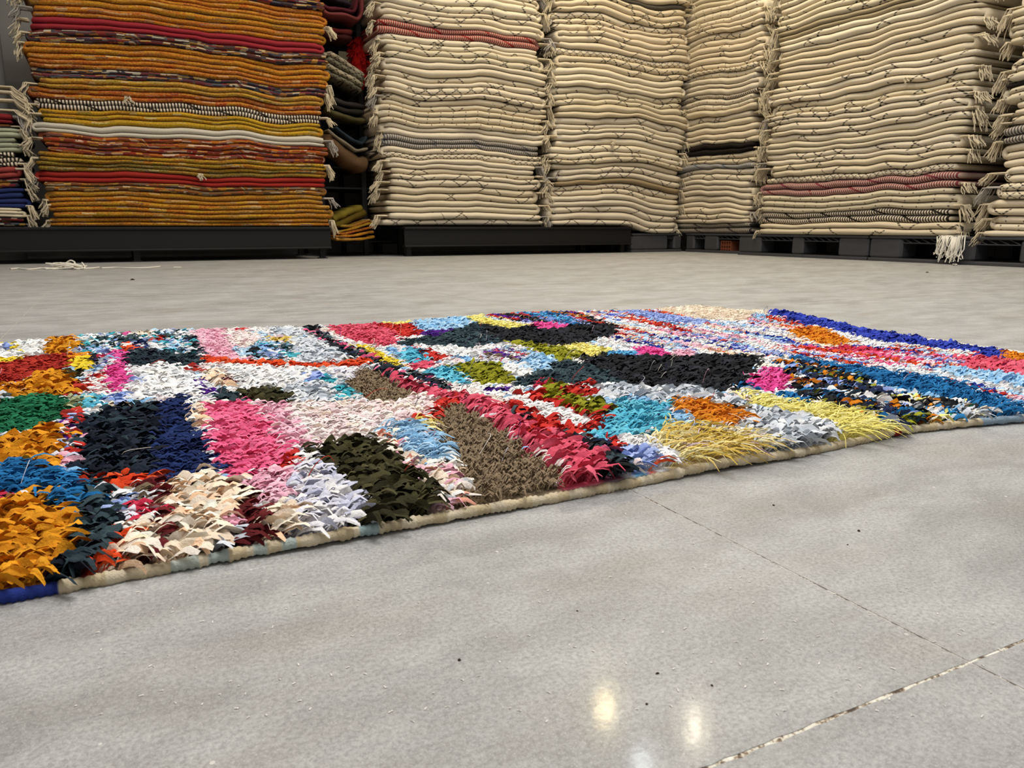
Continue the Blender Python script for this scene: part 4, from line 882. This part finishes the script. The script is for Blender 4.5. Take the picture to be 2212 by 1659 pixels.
# wrapped selvedge cord along the near and far edges
def cord(name, yf, z0, x0, x1, rad, segcols, wraps):
    bmp = Wave(random.Random(9), .16, .022); xs = np.arange(x0, x1, .0013); sd = 8; wv = Wave(random.Random(5), .0016, .35)
    ys_ = yf(xs) ; zs = z0 + np.clip(wv(xs), -.001, .004)
    V = []; col = []
    base = np.array([lin('cabb9d'), lin('c2b18f'), lin('d6c9ae')])
    ph = 0
    for j, x in enumerate(xs):
        seg = int(x / .011); r = rad * (1 + float(bmp(x)) + .05 * math.sin(x / .0045 * 2 * math.pi)) 
        c = base[(seg * 7) % 3] * (.9 + .2 * ((seg * 37) % 10) / 10)
        for a, b, cc in segcols:
            if a <= x < b: c = np.array(lin(cc)) * (.9 + .2 * ((seg * 31) % 10) / 10)
        for q in range(sd):
            an = 2 * math.pi * q / sd
            rr = r * (1 + .10 * math.sin(an * 1 + x / .0043 * 2 * math.pi))
            V.append((x, ys_[j] + rr * math.cos(an), zs[j] + rr * math.sin(an))); col.append(c)
    n = len(xs); F = [(j * sd + q, j * sd + (q + 1) % sd, (j + 1) * sd + (q + 1) % sd, (j + 1) * sd + q) for j in range(n - 1) for q in range(sd)]
    me = mesh_np(name, np.array(V) - RO, np.array(F)); vcol(me, np.array(col)); return link(name, me, M_PILE, rug)
sx = lambda px, py: at(px, py, .005)[0]
cord('edge_cord', lambda x: y_near(x), .0041, XL, 1.2, .0039,
     [(sx(-90, 1300), sx(128, 1265), '2a3a86'), (sx(370, 1218), sx(428, 1205), 'b3bab0'), (sx(447, 1205), sx(492, 1195), 'a9b4ae'), (sx(548, 1188), sx(574, 1182), 'b0bab2'),
      (sx(610, 1178), sx(640, 1172), 'abb6b0'), (sx(778, 1150), sx(818, 1143), '9cb2b2'), (sx(1935, 935), sx(1950, 932), '8c2a2a'), (sx(2120, 912), sx(2212, 905), '8fa3b4')], 1)
cord('edge_cord', lambda x: y_far(x), .0075, XL, 1.19, .0045, [], 1)
# stray threads standing out of the pile
lt, lc = [], []
for i in range(130):
    x, y = R.uniform(-.15, 1.15), R.uniform(.50, 1.44)
    if y < float(y_near(x)) + .01 or y > float(y_far(x)) - .02: continue
    h = R.uniform(.006, .022); a = R.uniform(-1.2, .9); l = R.uniform(.008, .03); z = float(rug_h(x, y)) + .009
    pts = [(x, y, z), (x + .3 * l * math.cos(a), y + .3 * l * math.sin(a), z + h * .7), (x + .7 * l * math.cos(a + .3), y + .7 * l * math.sin(a + .3), z + h), (x + l * math.cos(a + .6), y + l * math.sin(a + .6), z + h * R.uniform(.5, 1.1))]
    pts = np.array(pts); pts = np.concatenate([pts[:1], np.stack([pts[:-1] * .75 + pts[1:] * .25, pts[:-1] * .25 + pts[1:] * .75], 1).reshape(-1, 3), pts[-1:]])
    lt.append(pts - RO); lc += [lin(R.choice(['efe8da', 'efe8da', 'f0c4d0', '3c2060', '26262c', 'c8402c', '2c3ca8', 'd9d9e6']))] * 32
me = tubes_mesh('loose_threads', lt, lambda q: .00036 * (1 - .4 * q), 4); vcol(me, np.array(lc)); tag(link('loose_threads', me, M_PILE, rug), kind='stuff')
# fringe of warp ends at the rug's end
lines = []
for i in range(150):
    y = .50 + .93 * i / 150 + R.uniform(-.003, .003); x = float(x_right(np.array(y))) - .014
    l = R.uniform(.05, .085) if .62 < y < .86 else R.uniform(.02, .04)
    lines.append(np.array([(x, y, .012), (x + l * .4, y + R.uniform(-.004, .004), .014), (x + l * .75, y + R.uniform(-.01, .006), .008), (x + l, y + R.uniform(-.014, .006), .004)]) - RO)
tag(link('warp_fringe', tubes_mesh('warp_fringe', lines, .0019, 4), M_THREAD, rug), kind='stuff')

# ------------------------------------------------------------------ small things on the floor
def thread(name, label, pts_list, rad, loc_z=0.0):
    c = np.mean([p[0] for p in pts_list[0]]), np.mean([p[1] for p in pts_list[0]])
    o = link(name, tubes_mesh(name, [np.array(p) - np.array([c[0], c[1], 0]) for p in pts_list], rad, 5), M_THREAD, None, (c[0], c[1], 0))
    return tag(o, label, 'thread')
def floorpath(px, zz, rad, n=7):
    out = []
    pts = [(*at(x, y), z) for (x, y), z in zip(px, zz)]; pts = np.array(pts); q = np.linspace(0, len(pts) - 1, len(pts) * n); k = np.arange(len(pts))
    a = np.stack([np.interp(q, k, pts[:, j]) for j in range(3)], 1)
    for _ in range(6): a[1:-1] = (a[:-2] + 2 * a[1:-1] + a[2:]) / 4
    a[:, 2] = np.maximum(a[:, 2], rad); return a
r_ = .0036
pl = [floorpath([(22, 583), (40, 581), (60, 584), (90, 581), (115, 583), (140, 580), (170, 582), (200, 581), (214, 579)], [0, .005, 0, .006, 0, .008, .004, .0, .003], r_)]
for i in range(6):
    pts = []; zz = []
    for q in range(8):
        pts.append((R.uniform(95, 190), R.uniform(579.5, 583))); zz.append(R.choice([0, .004, .012, .028, .008]))
    pl.append(floorpath(pts, zz, r_))
pl.append(floorpath([(115, 580), (118, 580), (135, 580), (155, 580), (164, 580), (160, 581)], [.004, .02, .014, .042, .03, .004], r_))
thread('thread_tangle', 'tangle of loose white thread on the floor before the mustard stack', pl, r_)
thread('loose_thread', 'long stray white thread trailing off the tangle', [floorpath([(220, 580), (250, 579), (270, 580), (300, 580), (330, 579), (346, 577)], [0, .004, 0, 0, .004, 0], .003)], .003)
thread('loose_thread', 'short stray white thread past the end of the long one', [floorpath([(376, 579), (384, 579), (392, 579)], [0, .001, 0], .003)], .003)
thread('loose_thread', 'white lint curl on the floor under the hanging yarn tassel', [floorpath([(2056, 573), (2062, 571), (2068, 573), (2060, 574)], [0, .006, 0, 0], .003)], .003)
def crumb(px, py, r, label):
    x, y = at(px, py); rr = random.Random(int(px)); V = []
    for z in (0, .45, .9):
        for i in range(7):
            a = 6.283 * i / 7; s = r * rr.uniform(.7, 1.2) * (1, .85, .35)[int(z / .4)]
            V.append((s * 1.5 * math.cos(a), s * math.sin(a), z * r))
    F = [(j * 7 + i, j * 7 + (i + 1) % 7, (j + 1) * 7 + (i + 1) % 7, (j + 1) * 7 + i) for j in range(2) for i in range(7)] + [tuple(range(6, -1, -1)), tuple(14 + i for i in range(7))]
    o = link('crumb', mesh_py('crumb', V, F, True), M_CRUMB, None, (x, y, 0)); o.rotation_euler = (0, 0, rr.uniform(0, 6)); tag(o, label, 'crumb', 'dark crumbs on the concrete')
crumb(992, 1426, .0008, 'dark round crumb alone in the middle of the bare floor')
crumb(1420, 1455, .0007, 'dark crumb on the floor above the yellow lamp reflection')
crumb(1538, 1481, .0006, 'reddish crumb on the floor beside the dark one')
crumb(1397, 1521, .0006, 'small round crumb close to the yellow lamp reflection')
crumb(1247, 1320, .0005, 'small rust coloured crumb on the floor below the rug edge')
crumb(1855, 1147, .0010, 'dark sliver on the floor beyond the long joint')
crumb(1671, 1092, .0008, 'dark flat chip on the floor near the rug')
crumb(1831, 1177, .0006, 'little black crumb just past the dark sliver')
crumb(286, 605, .006, 'brown scrap on the far floor before the mustard stack')
crumb(2003, 589, .005, 'dark scrap on the floor before the wide cream stack')
lines = []; V = []; F = []
for i in range(300):
    px, py = R.uniform(150, 2180), R.uniform(1010, 1560)
    if py < 1300 - px * .19: continue
    x, y = at(px, py); a = R.uniform(0, 3.14); l = R.uniform(.0003, .0012); b = R.uniform(.00015, .0004); k = len(V)
    for s, t in ((-1, -1), (1, -1), (1, 1), (-1, 1)):
        V.append((x + s * l * math.cos(a) - t * b * math.sin(a), y + s * l * math.sin(a) + t * b * math.cos(a), .0003))
    V.append((x, y, .0007)); F += [(k, k + 1, k + 4), (k + 1, k + 2, k + 4), (k + 2, k + 3, k + 4), (k + 3, k, k + 4)]
tag(link('lint_specks', mesh_py('lint_specks', V, F), M_FLECK), 'tiny white lint specks scattered over the bare concrete floor', 'lint', None, 'stuff')
